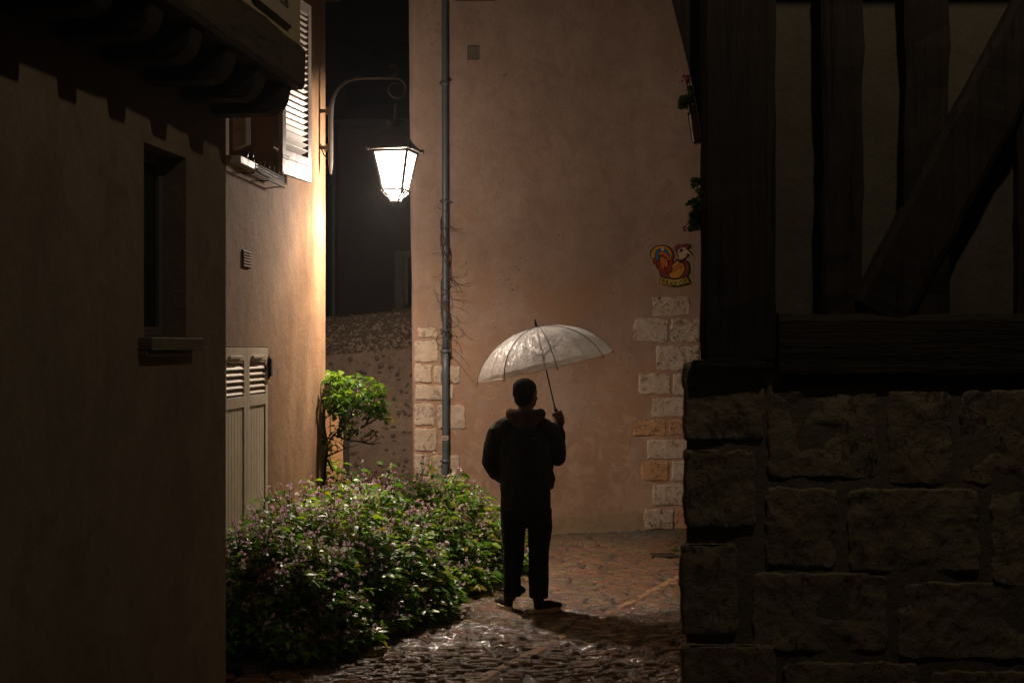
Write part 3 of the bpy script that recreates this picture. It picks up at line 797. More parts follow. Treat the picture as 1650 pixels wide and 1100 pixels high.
# ------------------------------------------------------------------ flint wall, back house, gate, pipe
FYW = 16.0
fw = thing('flint_wall', 'rubble garden wall with dark flints and mossy coping closing the alley', 'wall', (-1.6,FYW,0))
g = MB(); vs = []; fs = []; NX, NZ = 40, 30
def ftop(x): return 2.32+.10*(x+2.1)/1.1+.02*nz(x*4)
for j in range(NZ+1):
    for i in range(NX+1):
        x = -3.2+2.24*i/NX; z = -.1+(ftop(x)+.1)*j/NZ; vs.append((x, FYW+.03*fz(x,0,z,1.6)-(.02 if 0<j<NZ else -.02), z))
for j in range(NZ):
    for i in range(NX):
        a = j*(NX+1)+i; fs.append((a,a+1,a+NX+2,a+NX+1))
g.add(vs,fs); g.box(-3.2,-.96,FYW+.03,FYW+.4,-.1,2.3); g.build('wall', M['flintwall'], fw, smooth=False)
g = MB(); rf_ = random.Random(5)
for k in range(420):
    x = rf_.uniform(-2.3,-.98); z = rf_.uniform(.5,2.25); y = FYW+.03*fz(x,0,z,1.6)-.025
    r = rf_.uniform(.007,.012)+.03*rf_.random()**3; g.ell((x,y+.014,z), (r*rf_.uniform(.8,1.6), .018, r*rf_.uniform(.6,1)), 7, 5, Matrix.Rotation(rf_.uniform(-1,1),3,'Y'))
g.build('flints', M['flint'], fw)
g = MB()
for k in range(2400):
    x = rf_.uniform(-3.0,-.97); zz = rf_.random()**1.6*.42; z = ftop(x)-zz+.01; r = rf_.uniform(.006,.020)
    g.ell((x, FYW+.03*fz(x,0,z,1.6)+rf_.uniform(-.03,-.012)+(.1*rf_.random() if zz<.03 else 0), z), (r*1.4, r*.6, r*.7), 6, 4, Matrix.Rotation(rf_.uniform(-1,1),3,'Y'))
g.build('coping', M['moss'], fw)
BYY = 19.2
bh = thing('back_house', 'dim brown house behind the flint wall with a small framed window', 'house', (-1.5,21,0))
g = MB(); fnb = lambda u,z,nn=0: Vector((u, BYY-nn, z))
wx0 = (640-825)/F*BYY; wx1 = wx0+.62; wz1 = CH+(HZ-407)/F*BYY; wz0 = CH+(HZ-494)/F*BYY
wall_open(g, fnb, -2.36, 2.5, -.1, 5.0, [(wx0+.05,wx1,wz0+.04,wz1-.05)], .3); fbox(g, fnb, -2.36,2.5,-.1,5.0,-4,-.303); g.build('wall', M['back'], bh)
g = MB(); t = .09
fbox(g,fnb,wx0-.03,wx0+t,wz0-.02,wz1+.02,-.02,.03); fbox(g,fnb,wx1-t,wx1+.03,wz0-.02,wz1+.02,-.02,.03); fbox(g,fnb,wx0+t,wx1-t,wz1-.08,wz1+.02,-.02,.03); fbox(g,fnb,wx0-.06,wx1+.06,wz0-.07,wz0-.022,-.02,.06)
wb = g.build('window', M['backframe'], bh, bevel=.006)
g = MB(); fbox(g,fnb,wx0+t,wx1-t,wz0,wz1-.08,-.12,-.1); g.build('pane', M['glassdark'], wb)
g = MB(); fbox(g,fnb,wx0+t+.001,wx0+t+.05,wz0,wz1-.081,-.1,-.06); fbox(g,fnb,wx0+.25,wx0+.29,wz0,wz1-.081,-.1,-.06); g.build('frame', M['frame'], wb)
g = MB(); g.add([(-2.6,BYY-.2,4.95),(2.7,BYY-.2,4.95),(2.7,BYY+2.2,6.6),(-2.6,BYY+2.2,6.6),(-2.6,BYY+4.2,5.0),(2.7,BYY+4.2,5.0),(-2.6,BYY-.2,5.05),(2.7,BYY-.2,5.05)], [(0,1,5,4),(6,7,3,2),(2,3,5,4),(0,1,7,6),(0,6,2,4),(1,5,3,7)]); g.build('roof', M['blackpipe'], bh)
# neighbouring dark gable strip left of the back house
g = MB(); g.tube([P(537,y,17.6) for y in (200,260,330,400,470,530,700)], .055, 12)
for y in (300,430): g.tube([P(537,y-2,17.6),P(537,y+2,17.6)], .066, 12)
o = g.build('drainpipe', M['blackpipe'], None, P(537,700,17.6), smooth=True); tag(o, 'black vertical drainpipe in the dark alley beside the ochre house corner', 'pipe')
# wooden gate leaf
GY = 13.3
gt = thing('wooden_gate', 'orange-brown plank gate edge half hidden behind the small corner tree', 'gate', P(540,800,GY))
g = MB()
for i in range(4):
    xa = (553-i*21-825)/F*GY; g.box(xa-.118, xa-.002, GY, GY+.035, .02, 1.52)
g.build('planks', M['gate'], gt, bevel=.004)
g = MB(); xa = (553-825)/F*GY; g.box(xa-.5,xa,GY+.037,GY+.07,.3,.42); g.build('rail', M['gate'], gt)
g = MB(); g.box(xa-.5,xa,GY+.037,GY+.07,1.2,1.32); g.build('rail', M['gate'], gt)
g = MB(); g.box(xa+.003,xa+.05,GY-.01,GY+.08,0,1.56); g.build('post', M['oak'], gt, bevel=.005)

# ------------------------------------------------------------------ right: half-timbered house on a stone plinth
PYF = 6.5
th = thing('timber_house', 'dark half-timbered house on a rough limestone plinth filling the right side', 'house', (2.6,8,0))
PXm = lambda px,Y=PYF: (px-825)/F*Y
PZm = lambda py,Y=PYF: CH+(HZ-py)/F*Y
fnp = lambda a,b,o: Vector((PXm(a), PYF-o+.02, PZm(b)))
# core (joint mortar face), footprint with receding side
g = MB(); xl = PXm(1107)
pl = [(xl,PYF+.016),(6.5,PYF+.016),(6.5,11.2),(1.55,11.2)]
def extr(mb, pl, z0, z1):
    n_ = len(pl); mb.add([(x,y,z0) for x,y in pl]+[(x,y,z1) for x,y in pl], [tuple(range(n_))[::-1],tuple(range(n_,2*n_))]+[(i,(i+1)%n_,n_+(i+1)%n_,n_+i) for i in range(n_)])
extr(g, pl, -.1, PZm(622)); g.build('plinth_core', M['joint'], th)
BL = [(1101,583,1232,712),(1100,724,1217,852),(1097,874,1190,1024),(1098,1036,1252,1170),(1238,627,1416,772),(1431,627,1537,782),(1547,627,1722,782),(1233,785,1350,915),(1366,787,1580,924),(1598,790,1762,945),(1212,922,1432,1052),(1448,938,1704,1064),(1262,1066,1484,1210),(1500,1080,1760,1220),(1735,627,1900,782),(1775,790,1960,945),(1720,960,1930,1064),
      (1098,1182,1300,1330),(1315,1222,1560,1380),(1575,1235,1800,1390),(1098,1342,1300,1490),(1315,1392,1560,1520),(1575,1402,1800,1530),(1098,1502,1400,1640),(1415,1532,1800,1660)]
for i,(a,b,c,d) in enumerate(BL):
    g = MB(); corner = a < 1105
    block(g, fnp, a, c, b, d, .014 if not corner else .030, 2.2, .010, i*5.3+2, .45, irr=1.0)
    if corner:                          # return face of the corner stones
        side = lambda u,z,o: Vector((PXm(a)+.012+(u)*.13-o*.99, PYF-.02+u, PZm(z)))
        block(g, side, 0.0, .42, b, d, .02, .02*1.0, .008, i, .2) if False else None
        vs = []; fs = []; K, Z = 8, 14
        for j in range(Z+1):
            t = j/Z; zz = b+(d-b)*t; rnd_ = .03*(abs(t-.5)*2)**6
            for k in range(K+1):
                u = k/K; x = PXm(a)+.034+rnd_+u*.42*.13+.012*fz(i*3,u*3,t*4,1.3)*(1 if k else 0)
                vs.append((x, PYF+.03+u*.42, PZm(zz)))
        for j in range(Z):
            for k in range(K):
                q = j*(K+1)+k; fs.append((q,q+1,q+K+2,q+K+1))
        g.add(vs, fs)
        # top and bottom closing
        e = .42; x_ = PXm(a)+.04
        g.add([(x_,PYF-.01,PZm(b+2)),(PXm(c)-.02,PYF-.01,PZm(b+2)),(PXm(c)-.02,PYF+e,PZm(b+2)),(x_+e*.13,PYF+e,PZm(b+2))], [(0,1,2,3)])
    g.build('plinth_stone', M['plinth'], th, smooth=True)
# side plinth (towards the alley) as rubble courses
g = MB()
for r_ in range(5):
    for k in range(9):
        y0 = 6.96+k*.46+(r_%2)*.2; z0 = .02+r_*.365
        fn = lambda a,b,o: Vector((PXm(1112)+(a-PYF)*.152-o, a, b))
        if y0+.43 < 11.2: block(g, fn, y0, y0+.43, z0, z0+.34, .03, .05, .012, r_*9+k, .3)
g.build('side_stones', M['plinth'], th, smooth=True)
# infill panels
def bxp(mb, a, b, c, d, y0, y1): mb.box(PXm(a), PXm(c), y0, y1, PZm(d), PZm(b))
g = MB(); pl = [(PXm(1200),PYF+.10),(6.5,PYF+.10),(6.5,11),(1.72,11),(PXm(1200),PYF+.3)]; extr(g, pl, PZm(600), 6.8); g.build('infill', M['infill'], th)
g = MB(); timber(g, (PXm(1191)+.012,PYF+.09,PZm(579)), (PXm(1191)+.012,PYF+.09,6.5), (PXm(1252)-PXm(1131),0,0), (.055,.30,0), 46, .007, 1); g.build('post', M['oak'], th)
g = MB(); timber(g, (PXm(1188),PYF+.09,PZm(591)), (PXm(1188),PYF+.09,PZm(580)), (PXm(1256)-PXm(1125),0,0), (.055,.30,0), 4, .004, 8); g.build('post_pad', M['oakx'], th)
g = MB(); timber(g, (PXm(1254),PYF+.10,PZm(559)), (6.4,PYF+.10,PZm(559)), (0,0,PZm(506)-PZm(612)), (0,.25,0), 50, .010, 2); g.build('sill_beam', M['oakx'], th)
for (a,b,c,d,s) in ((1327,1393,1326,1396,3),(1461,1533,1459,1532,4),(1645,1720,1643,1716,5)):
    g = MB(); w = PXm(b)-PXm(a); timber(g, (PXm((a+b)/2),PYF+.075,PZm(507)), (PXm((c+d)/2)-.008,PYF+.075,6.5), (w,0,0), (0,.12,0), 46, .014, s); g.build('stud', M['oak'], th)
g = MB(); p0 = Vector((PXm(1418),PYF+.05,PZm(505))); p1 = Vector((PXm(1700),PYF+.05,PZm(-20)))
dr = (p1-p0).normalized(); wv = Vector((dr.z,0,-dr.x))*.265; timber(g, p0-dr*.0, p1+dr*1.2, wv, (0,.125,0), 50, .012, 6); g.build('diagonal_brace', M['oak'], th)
g = MB(); poly = [(1132,232),(1124,178),(1117,140),(1107,95),(1096,50),(1084,3),(1066,-60),(1045,-120),(1132,-120)]
g.prism(poly, lambda a,b,o: Vector((PXm(a)+o*.17, PYF+.02+o, PZm(b)+.0)), 0, .14); g.build('curved_brace', M['oak'], th, bevel=.006)
g = MB(); g.box(PXm(1020), 6.5, PYF-.15, PYF+.35, PZm(-125), PZm(-190)); g.build('jetty_beam', M['oakx'], th)

# ------------------------------------------------------------------ leaves
def leafpoly(c, d, n_, L, W, curl=.15):
    d = d.normalized(); s = d.cross(n_).normalized(); n_ = s.cross(d).normalized()
    return [c, c+d*L*.35+s*W*.5+n_*W*.10, c+d*L*.75+s*W*.34-n_*L*curl*.3, c+d*L-n_*L*curl, c+d*L*.75-s*W*.34-n_*L*curl*.3, c+d*L*.35-s*W*.5+n_*W*.10, c+d*L*.5-n_*W*.04], [(0,1,6),(1,2,6),(2,3,6),(3,4,6),(4,5,6),(5,0,6)]
def bedh(x, y):
    e = min(xmax(y)-x+.0, (y-8.75)*.9, (13.7-y)*.9, (x-xmin(y))*2+.35)
    e = max(0, e); s = 1-math.exp(-e*4.2)
    return s*(.78+.16*nz(x*1.3+4,y*1.3,0)+.22*nz(x*3.1,y*3.1,2)+.14*nz(x*7,y*7,5)+.10*max(0,(10.6-y)/1.5))
rl = random.Random(21)
lv = MB(); lc = []; fv = MB(); fc = []; sv = MB()
def leafcol(r):
    k = r.random()
    if k < .07: return (.32,.28,.02)
    if k < .42: return (.27,.41,.035)
    if k < .8: return (.095,.225,.025)
    return (.07,.17,.02)
nst = 0
while nst < 1700:
    y = rl.uniform(8.85,13.6); x = rl.uniform(xmin(y), xmax(y)+.02)
    if x < -1.9: continue
    if math.hypot(x-.02, (y-10.9)*1.0) < .28: continue
    h = bedh(x,y)
    if h < .08: h = .12
    nst += 1; h *= rl.uniform(.72,1.12)
    if rl.random() < .14: h *= rl.uniform(1.08,1.34)
    a = rl.uniform(0,6.28); lean = rl.uniform(.05,.28)*h
    base = Vector((x-math.cos(a)*lean*.6, y-math.sin(a)*lean*.6, .03)); tip = Vector((x+math.cos(a)*lean*.5, y+math.sin(a)*lean*.5, h))
    pts = []
    for i in range(6):
        t = i/5; p = base.lerp(tip, t); p.z = .03+(h-.03)*(1-(1-t)**1.4); pts.append(p)
    sv.tube(pts[1:] , [.003*(1-.5*i/5) for i in range(5)], 3)
    for i in range(rl.randint(7,10)):
        t = rl.uniform(.18,1) if rl.random() < .45 else rl.uniform(.6,1.0); k = min(4,int(t*5)); p = pts[k].lerp(pts[k+1], t*5-k)
        a2 = rl.uniform(0,6.28); d = Vector((math.cos(a2), math.sin(a2), rl.uniform(-.35,.35)))
        up = Vector((rl.gauss(0,.35), rl.gauss(0,.35), 1)); L = rl.uniform(.055,.12)*(1.0 if t<.9 else .8); c = leafcol(rl)
        p = p+d.normalized()*rl.uniform(.01,.05)
        if xmin(p.y)+.01 > p.x or p.x+.0 < -1.93: continue
        vs, fs = leafpoly(p, d, up, L, L*rl.uniform(.48,.62), rl.uniform(.05,.45)); lv.add(vs, fs); lc += [c]*6
        if rl.random() < .25:
            for sgn in (-1,1):
                d3 = Matrix.Rotation(sgn*1.1,3,'Z') @ d; vs, fs = leafpoly(p, d3, up, L*.8, L*.42, .2); lv.add(vs, fs); lc += [c]*6
    if rl.random() < .75:
        for q in range(rl.randint(3,8)):
            t = rl.uniform(.72,1.0); k = min(4,int(t*5)); p = pts[k].lerp(pts[k+1], t*5-k)
            p = p+Vector((rl.gauss(0,.03),rl.gauss(0,.03),rl.uniform(.0,.06)))
            pc = rl.choice([(.80,.55,.60),(.86,.70,.70),(.70,.42,.54),(.88,.80,.76)])
            for w in range(rl.randint(2,4)):
                d = Vector((rl.gauss(0,1),rl.gauss(0,1),rl.gauss(-.3,.6))); L = rl.uniform(.014,.028)
                vs, fs = leafpoly(p+Vector((rl.gauss(0,.004),rl.gauss(0,.004),rl.gauss(0,.006))), d, Vector((rl.gauss(0,1),rl.gauss(0,1),.5)), L, L*.8, .3); fv.add(vs, fs); fc += [pc]*6
            sv.tube([pts[k], p], .0013, 3)
bed = tag(lv.build('flowering_ground_cover', M['leaf'], None, (-1,11,0), recalc=False), 'dense wet green planting with small pink flowers filling the bed beside the man', 'flower bed', kind='stuff')
set_cols(bed, lc)
o = fv.build('blossoms', M['petal'], bed, recalc=False); set_cols(o, fc); tag(o, kind='stuff')
tag(sv.build('stems', M['stem'], bed, recalc=False), kind='stuff')

# small corner tree
ct = thing('corner_tree', 'small leafy tree with bare crooked twigs growing at the ochre house corner', 'tree', (-1.57,12.35,0))
rt = random.Random(5); TYY = 12.45
g = MB()
def br(pts, r0, r1): 
    n_ = len(pts); g.tube([P(a,b,TYY+c) for a,b,c in pts], [r0+(r1-r0)*i/(n_-1) for i in range(n_)], 6)
br([(527,860,-.1),(525,800,-.05),(523,760,0),(526,735,0),(528,712,0)], .017, .013); g.build('trunk', M['twig'], ct, smooth=True)
g = MB()
tips = []
B = [[(528,715,0),(538,700,0),(552,690,.05),(566,668,.1),(572,640,.1)],[(528,718,0),(524,695,-.05),(520,670,-.08),(527,640,-.1),(535,615,0)],[(526,735,0),(545,727,.0),(556,722,0)],
     [(527,720,0),(518,700,-.1),(508,690,-.15),(500,676,-.15),(497,671,-.15)],[(510,690,-.15),(512,672,-.15),(516,655,-.15),(519,648,-.15)],[(512,692,-.15),(503,688,-.15)],
     [(536,700,0),(560,708,.0),(585,712,.0),(597,707,.0),(603,700,0)],[(585,712,0),(600,716,0),(606,708,0)],[(560,708,0),(572,695,.1),(590,684,.1),(612,672,.1),(628,674,.1)],[(552,690,0),(545,665,.1),(548,635,.1),(556,610,.1)],
     [(590,684,.1),(600,660,.1),(605,635,.1)],[(530,705,0),(515,712,-.1),(508,706,-.12)],[(545,700,0),(548,680,-.1),(560,655,-.1),(580,630,-.1)],[(528,740,0),(536,760,0),(534,745,.02)]]
for b in B: br(b, .011, .004)
for k in range(40):
    b = rt.choice(B); q = rt.choice(b[1:]); a = rt.uniform(-2.9,-.2); l = rt.uniform(8,24)
    br([q, (q[0]+math.cos(a)*l*.5, q[1]+math.sin(a)*l*.5+rt.uniform(-3,3), q[2]+rt.uniform(-.05,.05)), (q[0]+math.cos(a)*l, q[1]+math.sin(a)*l, q[2]+rt.uniform(-.1,.1))], .005, .002)
g.build('branches', M['twig'], ct, smooth=True)
lv = MB(); lc = []
blobs = [((548,625,0),(27,30),90),((580,628,.05),(36,28),110),((602,640,.05),(24,28),75),((570,655,.05),(40,20),70),((535,610,-.05),(12,14),60),((540,650,-.05),(16,22),110),((610,662,.1),(12,12),50),((625,675,.1),(10,4),14),((560,690,0),(24,14),46),((530,712,-.1),(10,10),12),((600,700,.1),(10,10),10)]
for (c,r,k_) in blobs:
    for k in range(k_):
        a = rt.uniform(0,6.28); q = math.sqrt(rt.random()); rr_ = Vector((math.cos(a)*q*r[0], math.sin(a)*q*r[1]))
        p = P(c[0]+rr_.x, c[1]+rr_.y, TYY+c[2]+rt.uniform(-.22,.22))
        if p.x < H2(12.5,0,0).x+.0 and p.y < 12.52: continue
        a2 = rt.uniform(0,6.28); d = Vector((math.cos(a2), math.sin(a2), rt.uniform(-.7,.15))); L = rt.uniform(.05,.092)
        vs, fs = leafpoly(p, d, Vector((rt.gauss(0,.4),rt.gauss(0,.4),1)), L, L*.6, rt.uniform(.1,.4)); lv.add(vs, fs)
        c_ = leafcol(rt) if c[1] < 670 else ((.30,.24,.02) if rt.random() < .5 else (.1,.17,.02)); c_ = (.09,.22,.03) if c_[0] > .3 and rt.random() < .8 and c[1] < 670 else c_; c_ = tuple(q*.75 for q in c_); lc += [c_]*6
o = lv.build('crown', M['leaf'], ct, recalc=False); set_cols(o, lc)

# hanging pots on the side of the timber house
def potplant(nm, lab, px, ytop, ybot, Y, rtop, fol, blooms, seed, showpot=True):
    t = thing('flower_pot', lab, 'flower pot', P(px,ybot,Y), 'geranium pots hung on the timber house')
    rp = random.Random(seed); c = P(px,ybot,Y); h = P(px,ytop,Y).z-c.z
    g = MB(); g.lathe([(rtop*.55,0),(rtop*.62,.01),(rtop*.95,h*.82),(rtop*1.08,h*.83),(rtop*1.08,h),(rtop*.9,h*.99)], c, 20); g.build('pot', M['terra'], t, smooth=False, bevel=.003)
    g = MB(); top = c+Vector((0,0,h*.8)); g.tube([top+Vector((math.cos(a)*rtop*1.12, math.sin(a)*rtop*1.12,0)) for a in [i*.42 for i in range(16)]], .004, 5)
    g.tube([top+Vector((rtop,0,0)), top+Vector((rtop+.09,.02,.03))], .005, 5); g.tube([top+Vector((-rtop*1.1,0,0)), top+Vector((-rtop*.75,-.01,-h*.75)), c+Vector((-rtop*.3,0,-.01))], .003, 5); g.build('holder', M['iron'], t)
    lv = MB(); lc = []; st = MB()
    for (a,b,ra,rb,k_) in fol:
        for k in range(k_):
            p = P(a+rp.uniform(-ra,ra), b+rp.uniform(-rb,rb), Y+rp.uniform(-.07,.07)); n_ = Vector((rp.gauss(-.3,.5),rp.gauss(-.5,.5),.7)).normalized()
            s = n_.orthogonal().normalized(); w = n_.cross(s); L = rp.uniform(.018,.034); vs = [p]; m_ = 10
            for i in range(m_): an_ = 2*math.pi*i/m_; q = L*(1 if i%2 else .84); vs.append(p+(s*math.cos(an_)+w*math.sin(an_))*q+n_*.006*(i%2))
            lv.add(vs, [(0,i+1,(i+1)%m_+1) for i in range(m_)]); lc += [(.035,.085,.018) if rp.random() < .7 else (.07,.12,.02)]*m_
            if k%3 == 0: st.tube([c+Vector((0,0,h)), (c+Vector((0,0,h))).lerp(p,.5)+Vector((0,0,.02)), p], .0022, 4)
    o = lv.build('foliage', M['leaf'], t, recalc=False); set_cols(o, lc)
    bl = MB(); bc = []
    for (a,b,k_) in blooms:
        p = P(a,b,Y); st.tube([P(fol[0][0],fol[0][1],Y), p], .002, 4)
        for k in range(k_):
            q = p+Vector((rp.gauss(0,.009),rp.gauss(0,.009),rp.gauss(0,.010))); vs, fs = leafpoly(q, Vector((rp.gauss(0,1),rp.gauss(0,1),rp.gauss(0,1))), Vector((0,-1,.3)), .016, .014, .2); bl.add(vs, fs); bc += [(.45,.03,.16)]*6
    o = bl.build('bloom', M['petal'], t, recalc=False); set_cols(o, bc); st.build('stalks', M['stem'], t, recalc=False)
potplant('a', 'upper terracotta pot with magenta geranium in an iron holder by the dark post', 1128, 172, 231, 7.4, .058, [(1113,165,13,9,26),(1122,150,8,10,16),(1128,160,10,10,14)], [(1106,131,14),(1110,124,8)], 1)
potplant('b', 'lower geranium pot behind the dark post, only its drooping green leaves and dark bud showing', 1152, 305, 365, 7.5, .058, [(1123,345,9,14,30),(1119,328,8,6,10),(1124,358,9,10,14),(1124,294,7,6,7),(1140,320,14,20,20)], [(1104,366,5)], 2)
# weeds
rw = random.Random(9)
for (px,py,lab,k_) in ((1088,886,'tuft of green weed by the plinth foot near the rear wall',26),(938,894,'low weed growing between setts in front of the rear wall, the left one',14),(985,896,'low weed growing between setts in front of the rear wall, the right one',14),(925,1072,'tiny weed sprout between wet setts in the foreground',10)):
    Y = CH*F/(py-HZ); c = P(px,py,Y); lv = MB(); lc = []
    for k in range(k_):
        a = rw.uniform(0,6.28); d = Vector((math.cos(a),math.sin(a),rw.uniform(.2,1.2))); L = rw.uniform(.02,.05); vs, fs = leafpoly(c+Vector((rw.gauss(0,.03),rw.gauss(0,.02),-.005)), d, Vector((0,0,1)), L, L*.5, .3); lv.add(vs, fs); lc += [(.06,.12,.02)]*6
    o = lv.build('weed', M['leaf'], None, c, recalc=False); set_cols(o, lc); tag(o, lab, 'weed', 'weeds in the paving')
Y = CH*F/(893-HZ); g = MB(); c = P(1072,893,Y)
for i in range(9): g.box(c.x-.12+i*.03, c.x-.105+i*.03, c.y-.1, c.y+.1, -.03, -.002)
g.box(c.x-.14,c.x+.15,c.y-.12,c.y-.1,-.03,-.001); g.box(c.x-.14,c.x+.15,c.y+.1,c.y+.12,-.03,-.001)
tag(g.build('drain_grate', M['iron'], None, (c.x,c.y,0)), 'iron drain grate in the setts at the foot of the rear wall', 'drain grate')
# fallen leaves
fl = random.Random(4)
for i,(px,py) in enumerate(((887,888),(1036,884),(960,905),(1010,930))): pass

# ------------------------------------------------------------------ person
UY = 11.12
def Q(px, py, Y=10.9): return P(px, py, 10.9)+Vector((0, Y-10.9, 0))     # positions at the man's scale
class Blob(MB):
    def chain(s, pts, rs, step=.02):     # pts list of Vectors; rs list of r or (rx,ry,rz)
        for (a,b),(ra,rb) in zip(zip(pts,pts[1:]), zip(rs,rs[1:])):
            ra = (ra,)*3 if not isinstance(ra,tuple) else ra; rb = (rb,)*3 if not isinstance(rb,tuple) else rb
            n_ = max(1,int((b-a).length/step))
            for i in range(n_+1):
                t = i/n_; r = tuple(x+(y-x)*t for x,y in zip(ra,rb)); s.ell(a.lerp(b,t), r, 12, 8)
    def fuse(s, name, mat, parent=None, base=None, vox=.008, smooth=6, disp=0, dsc=6):
        o = s.build(name, mat, parent, base, recalc=False)
        m = o.modifiers.new('r','REMESH'); m.mode = 'VOXEL'; m.voxel_size = vox; m.use_smooth_shade = True
        m2 = o.modifiers.new('s','SMOOTH'); m2.iterations = smooth; m2.factor = .5
        bpy.context.view_layer.update()
        me = bpy.data.meshes.new_from_object(o.evaluated_get(bpy.context.evaluated_depsgraph_get()))
        o.modifiers.clear(); old = o.data; o.data = me; me.name = name
        if disp:
            b0 = ORG[o.name]
            for v in me.vertices:
                p = v.co+b0; k = fz(p.x, p.y, p.z*.8, dsc, 3); v.co += v.normal*(disp*(abs(k)*1.4-.3))
        me.polygons.foreach_set('use_smooth', [True]*len(me.polygons)); me.update()
        return o
pb = Blob(); base = Vector((Q(845,980).x, 10.9, 0))
HC = Q(848,636); fd = Vector((math.sin(R(38)), math.cos(R(38)), 0)); sd_ = Vector((fd.y,-fd.x,0))
def HD(f, s, z): return HC+fd*f+sd_*s+Vector((0,0,z))
ry = Matrix.Rotation(-R(38), 3, 'Z')
pb.ell(HD(-.015,0,.035), (.076,.092,.082), 16, 12, ry); pb.ell(HD(.02,0,-.02), (.066,.078,.095), 16, 12, ry); pb.ell(HD(.05,0,-.07), (.045,.04,.035), 12, 8, ry)
pb.ell(HD(.098,0,-.012), (.012,.018,.026), 8, 6, ry); pb.ell(HD(.09,0,-.05), (.022,.012,.008), 8, 6, ry); pb.ell(HD(.09,0,-.062), (.02,.012,.008), 8, 6, ry)
for s in (-1,1):
    pb.ell(HD(.083,s*.03,.008), (.013,.012,.010), 8, 6, ry); pb.ell(HD(.085,s*.03,.028), (.02,.01,.006), 8, 6, ry)
    pb.ell(HD(-.005,s*.077,-.01), (.010,.02,.030), 8, 8, ry); pb.ell(HD(.06,s*.035,-.03), (.025,.025,.02), 8, 6, ry)
pb.chain([HC+Vector((0,-.01,-.05)), Q(846,668,10.88), Q(846,690,10.88)], [.058,.06,.08])
pb.chain([Q(846,690,10.9),Q(846,740,10.9),Q(846,800,10.9)], [(.15,.09,.09),(.15,.1,.1),(.15,.1,.1)], .04)
pb.chain([Q(826,810),Q(826,890),Q(824,960)], [.07,.05,.04], .03); pb.chain([Q(868,810),Q(868,890),Q(868,960)], [.07,.05,.04], .03)
# right arm, wrist and hand gripping the handle
UT = Vector((.0,0,0)); tip = Q(863.5,519,UY); grip = Q(897.5,668,UY)
axd = (grip-tip).normalized()
SH_R, EL_R, WR_R = Q(882,700,10.92), Q(898,738,10.98), Q(902,690,UY-.015)
pb.chain([SH_R, EL_R, WR_R], [.05,.042,.028], .02)
e1 = Vector((1,0,0)); e1 = (e1-axd*e1.dot(axd)).normalized(); e2 = axd.cross(e1).normalized()
if e2.y > 0: e2 = -e2       # e2 towards the camera
HG = Q(898.5,674,UY)
def HP(a, r, h): return HG-axd*h+(e1*math.cos(a)+e2*math.sin(a))*r
pb.chain([WR_R, HP(.35,.034,-.045), HP(.35,.036,.0), HP(.35,.034,.03)], [.026,(.024,.022,.03),(.022,.022,.026),(.018,.018,.02)], .012)
for i,h in enumerate((.034,.013,-.009,-.030)):
    r0 = .0092-.0006*i; k = (1.0,1.06,1.0,.86)[i]
    pts = [HP(.35+2.9*k*t, .029-.004*math.sin(t*3.1), h-.004*t) for t in (0,.2,.4,.6,.8,1.0)]
    pb.chain(pts, [r0*1.1,r0*1.1,r0,r0,r0*.95,r0*.85], .006)
pts = [HP(.1,.030,-.01), HP(-.35,.028,.015), HP(-.8,.022,.04), HP(-1.0,.018,.062)]
pb.chain(pts, [.013,.0115,.010,.0085], .006)
# left arm into the front pocket
SH_L, EL_L, WR_L = Q(806,700,10.9), Q(789,744,10.93), Q(812,768,11.07)
pb.chain([SH_L, EL_L, WR_L], [.05,.042,.03], .02); pb.ell(WR_L+Vector((.05,.01,-.02)), (.045,.02,.035))
for i in range(4): pb.chain([WR_L+Vector((.08,.01,-.005-.018*i)), WR_L+Vector((.12-.006*i,.014,-.02-.018*i)), WR_L+Vector((.14-.008*i,.0,-.03-.018*i))], [.009,.0085,.0075], .006)
pb.chain([WR_L+Vector((.04,.02,.01)), WR_L+Vector((.08,.04,.015)), WR_L+Vector((.10,.03,.005))], [.011,.010,.008], .006)
man = pb.fuse('person', M['skin'], None, base, .0042, 3)
tag(man, 'man seen from behind in black hooded jacket and dark jeans holding up a clear umbrella', 'person')
# jacket
J = Blob()
J.chain([Q(846,683),Q(845,700),Q(845,730),Q(846,765),Q(847,800),Q(847,818)], [(.13,.105,.05),(.195,.125,.075),(.205,.140,.07),(.200,.145,.07),(.200,.142,.06),(.202,.142,.03)], .02)
J.chain([Q(822,680),Q(803,694,10.9)], [(.075,.09,.05),(.075,.085,.07)], .02); J.chain([Q(868,680),Q(885,694,10.9)], [(.075,.09,.05),(.07,.085,.07)], .02)
J.chain([Q(801,698),Q(793,718,10.91),Q(788,745,10.93),Q(797,763,11.0),Q(812,772,11.07)], [.080,.070,.062,.058,.052], .015)
J.chain([Q(886,698,10.92),Q(895,720,10.95),Q(899,738,10.98),Q(902,725,11.03),Q(902,700,11.08),Q(901.5,688,11.10)], [.078,.068,.060,.055,.046,.040], .015)
J.chain([Q(880,745,11.0),Q(884,775,11.0),Q(882,786,11.0)], [(.05,.06,.04),(.055,.07,.035),(.05,.07,.02)], .02)
jk = J.fuse('jacket', M['jacket'], man, None, .008, 3, .018, 6)
Hd = Blob()
for i in range(15):
    a = math.pi*(.02+.96*i/14); c = Vector((HC.x-.005+math.cos(a)*.115, 10.9-.02-math.sin(a)*.095, Q(0,668).z+.012-.02*math.sin(a)))
    Hd.ell(c, (.042,.042,.040+.014*math.sin(a)), 10, 8)
for i in range(8):
    a = -math.pi*(.05+.9*i/7); Hd.ell(Vector((HC.x+math.cos(a)*.095, 10.9-math.sin(a)*.06, Q(0,668).z)), (.03,.03,.028), 10, 8)
Hd.ell(Vector((HC.x-.01,10.9-.115,Q(0,680).z)), (.105,.04,.05), 12, 8)
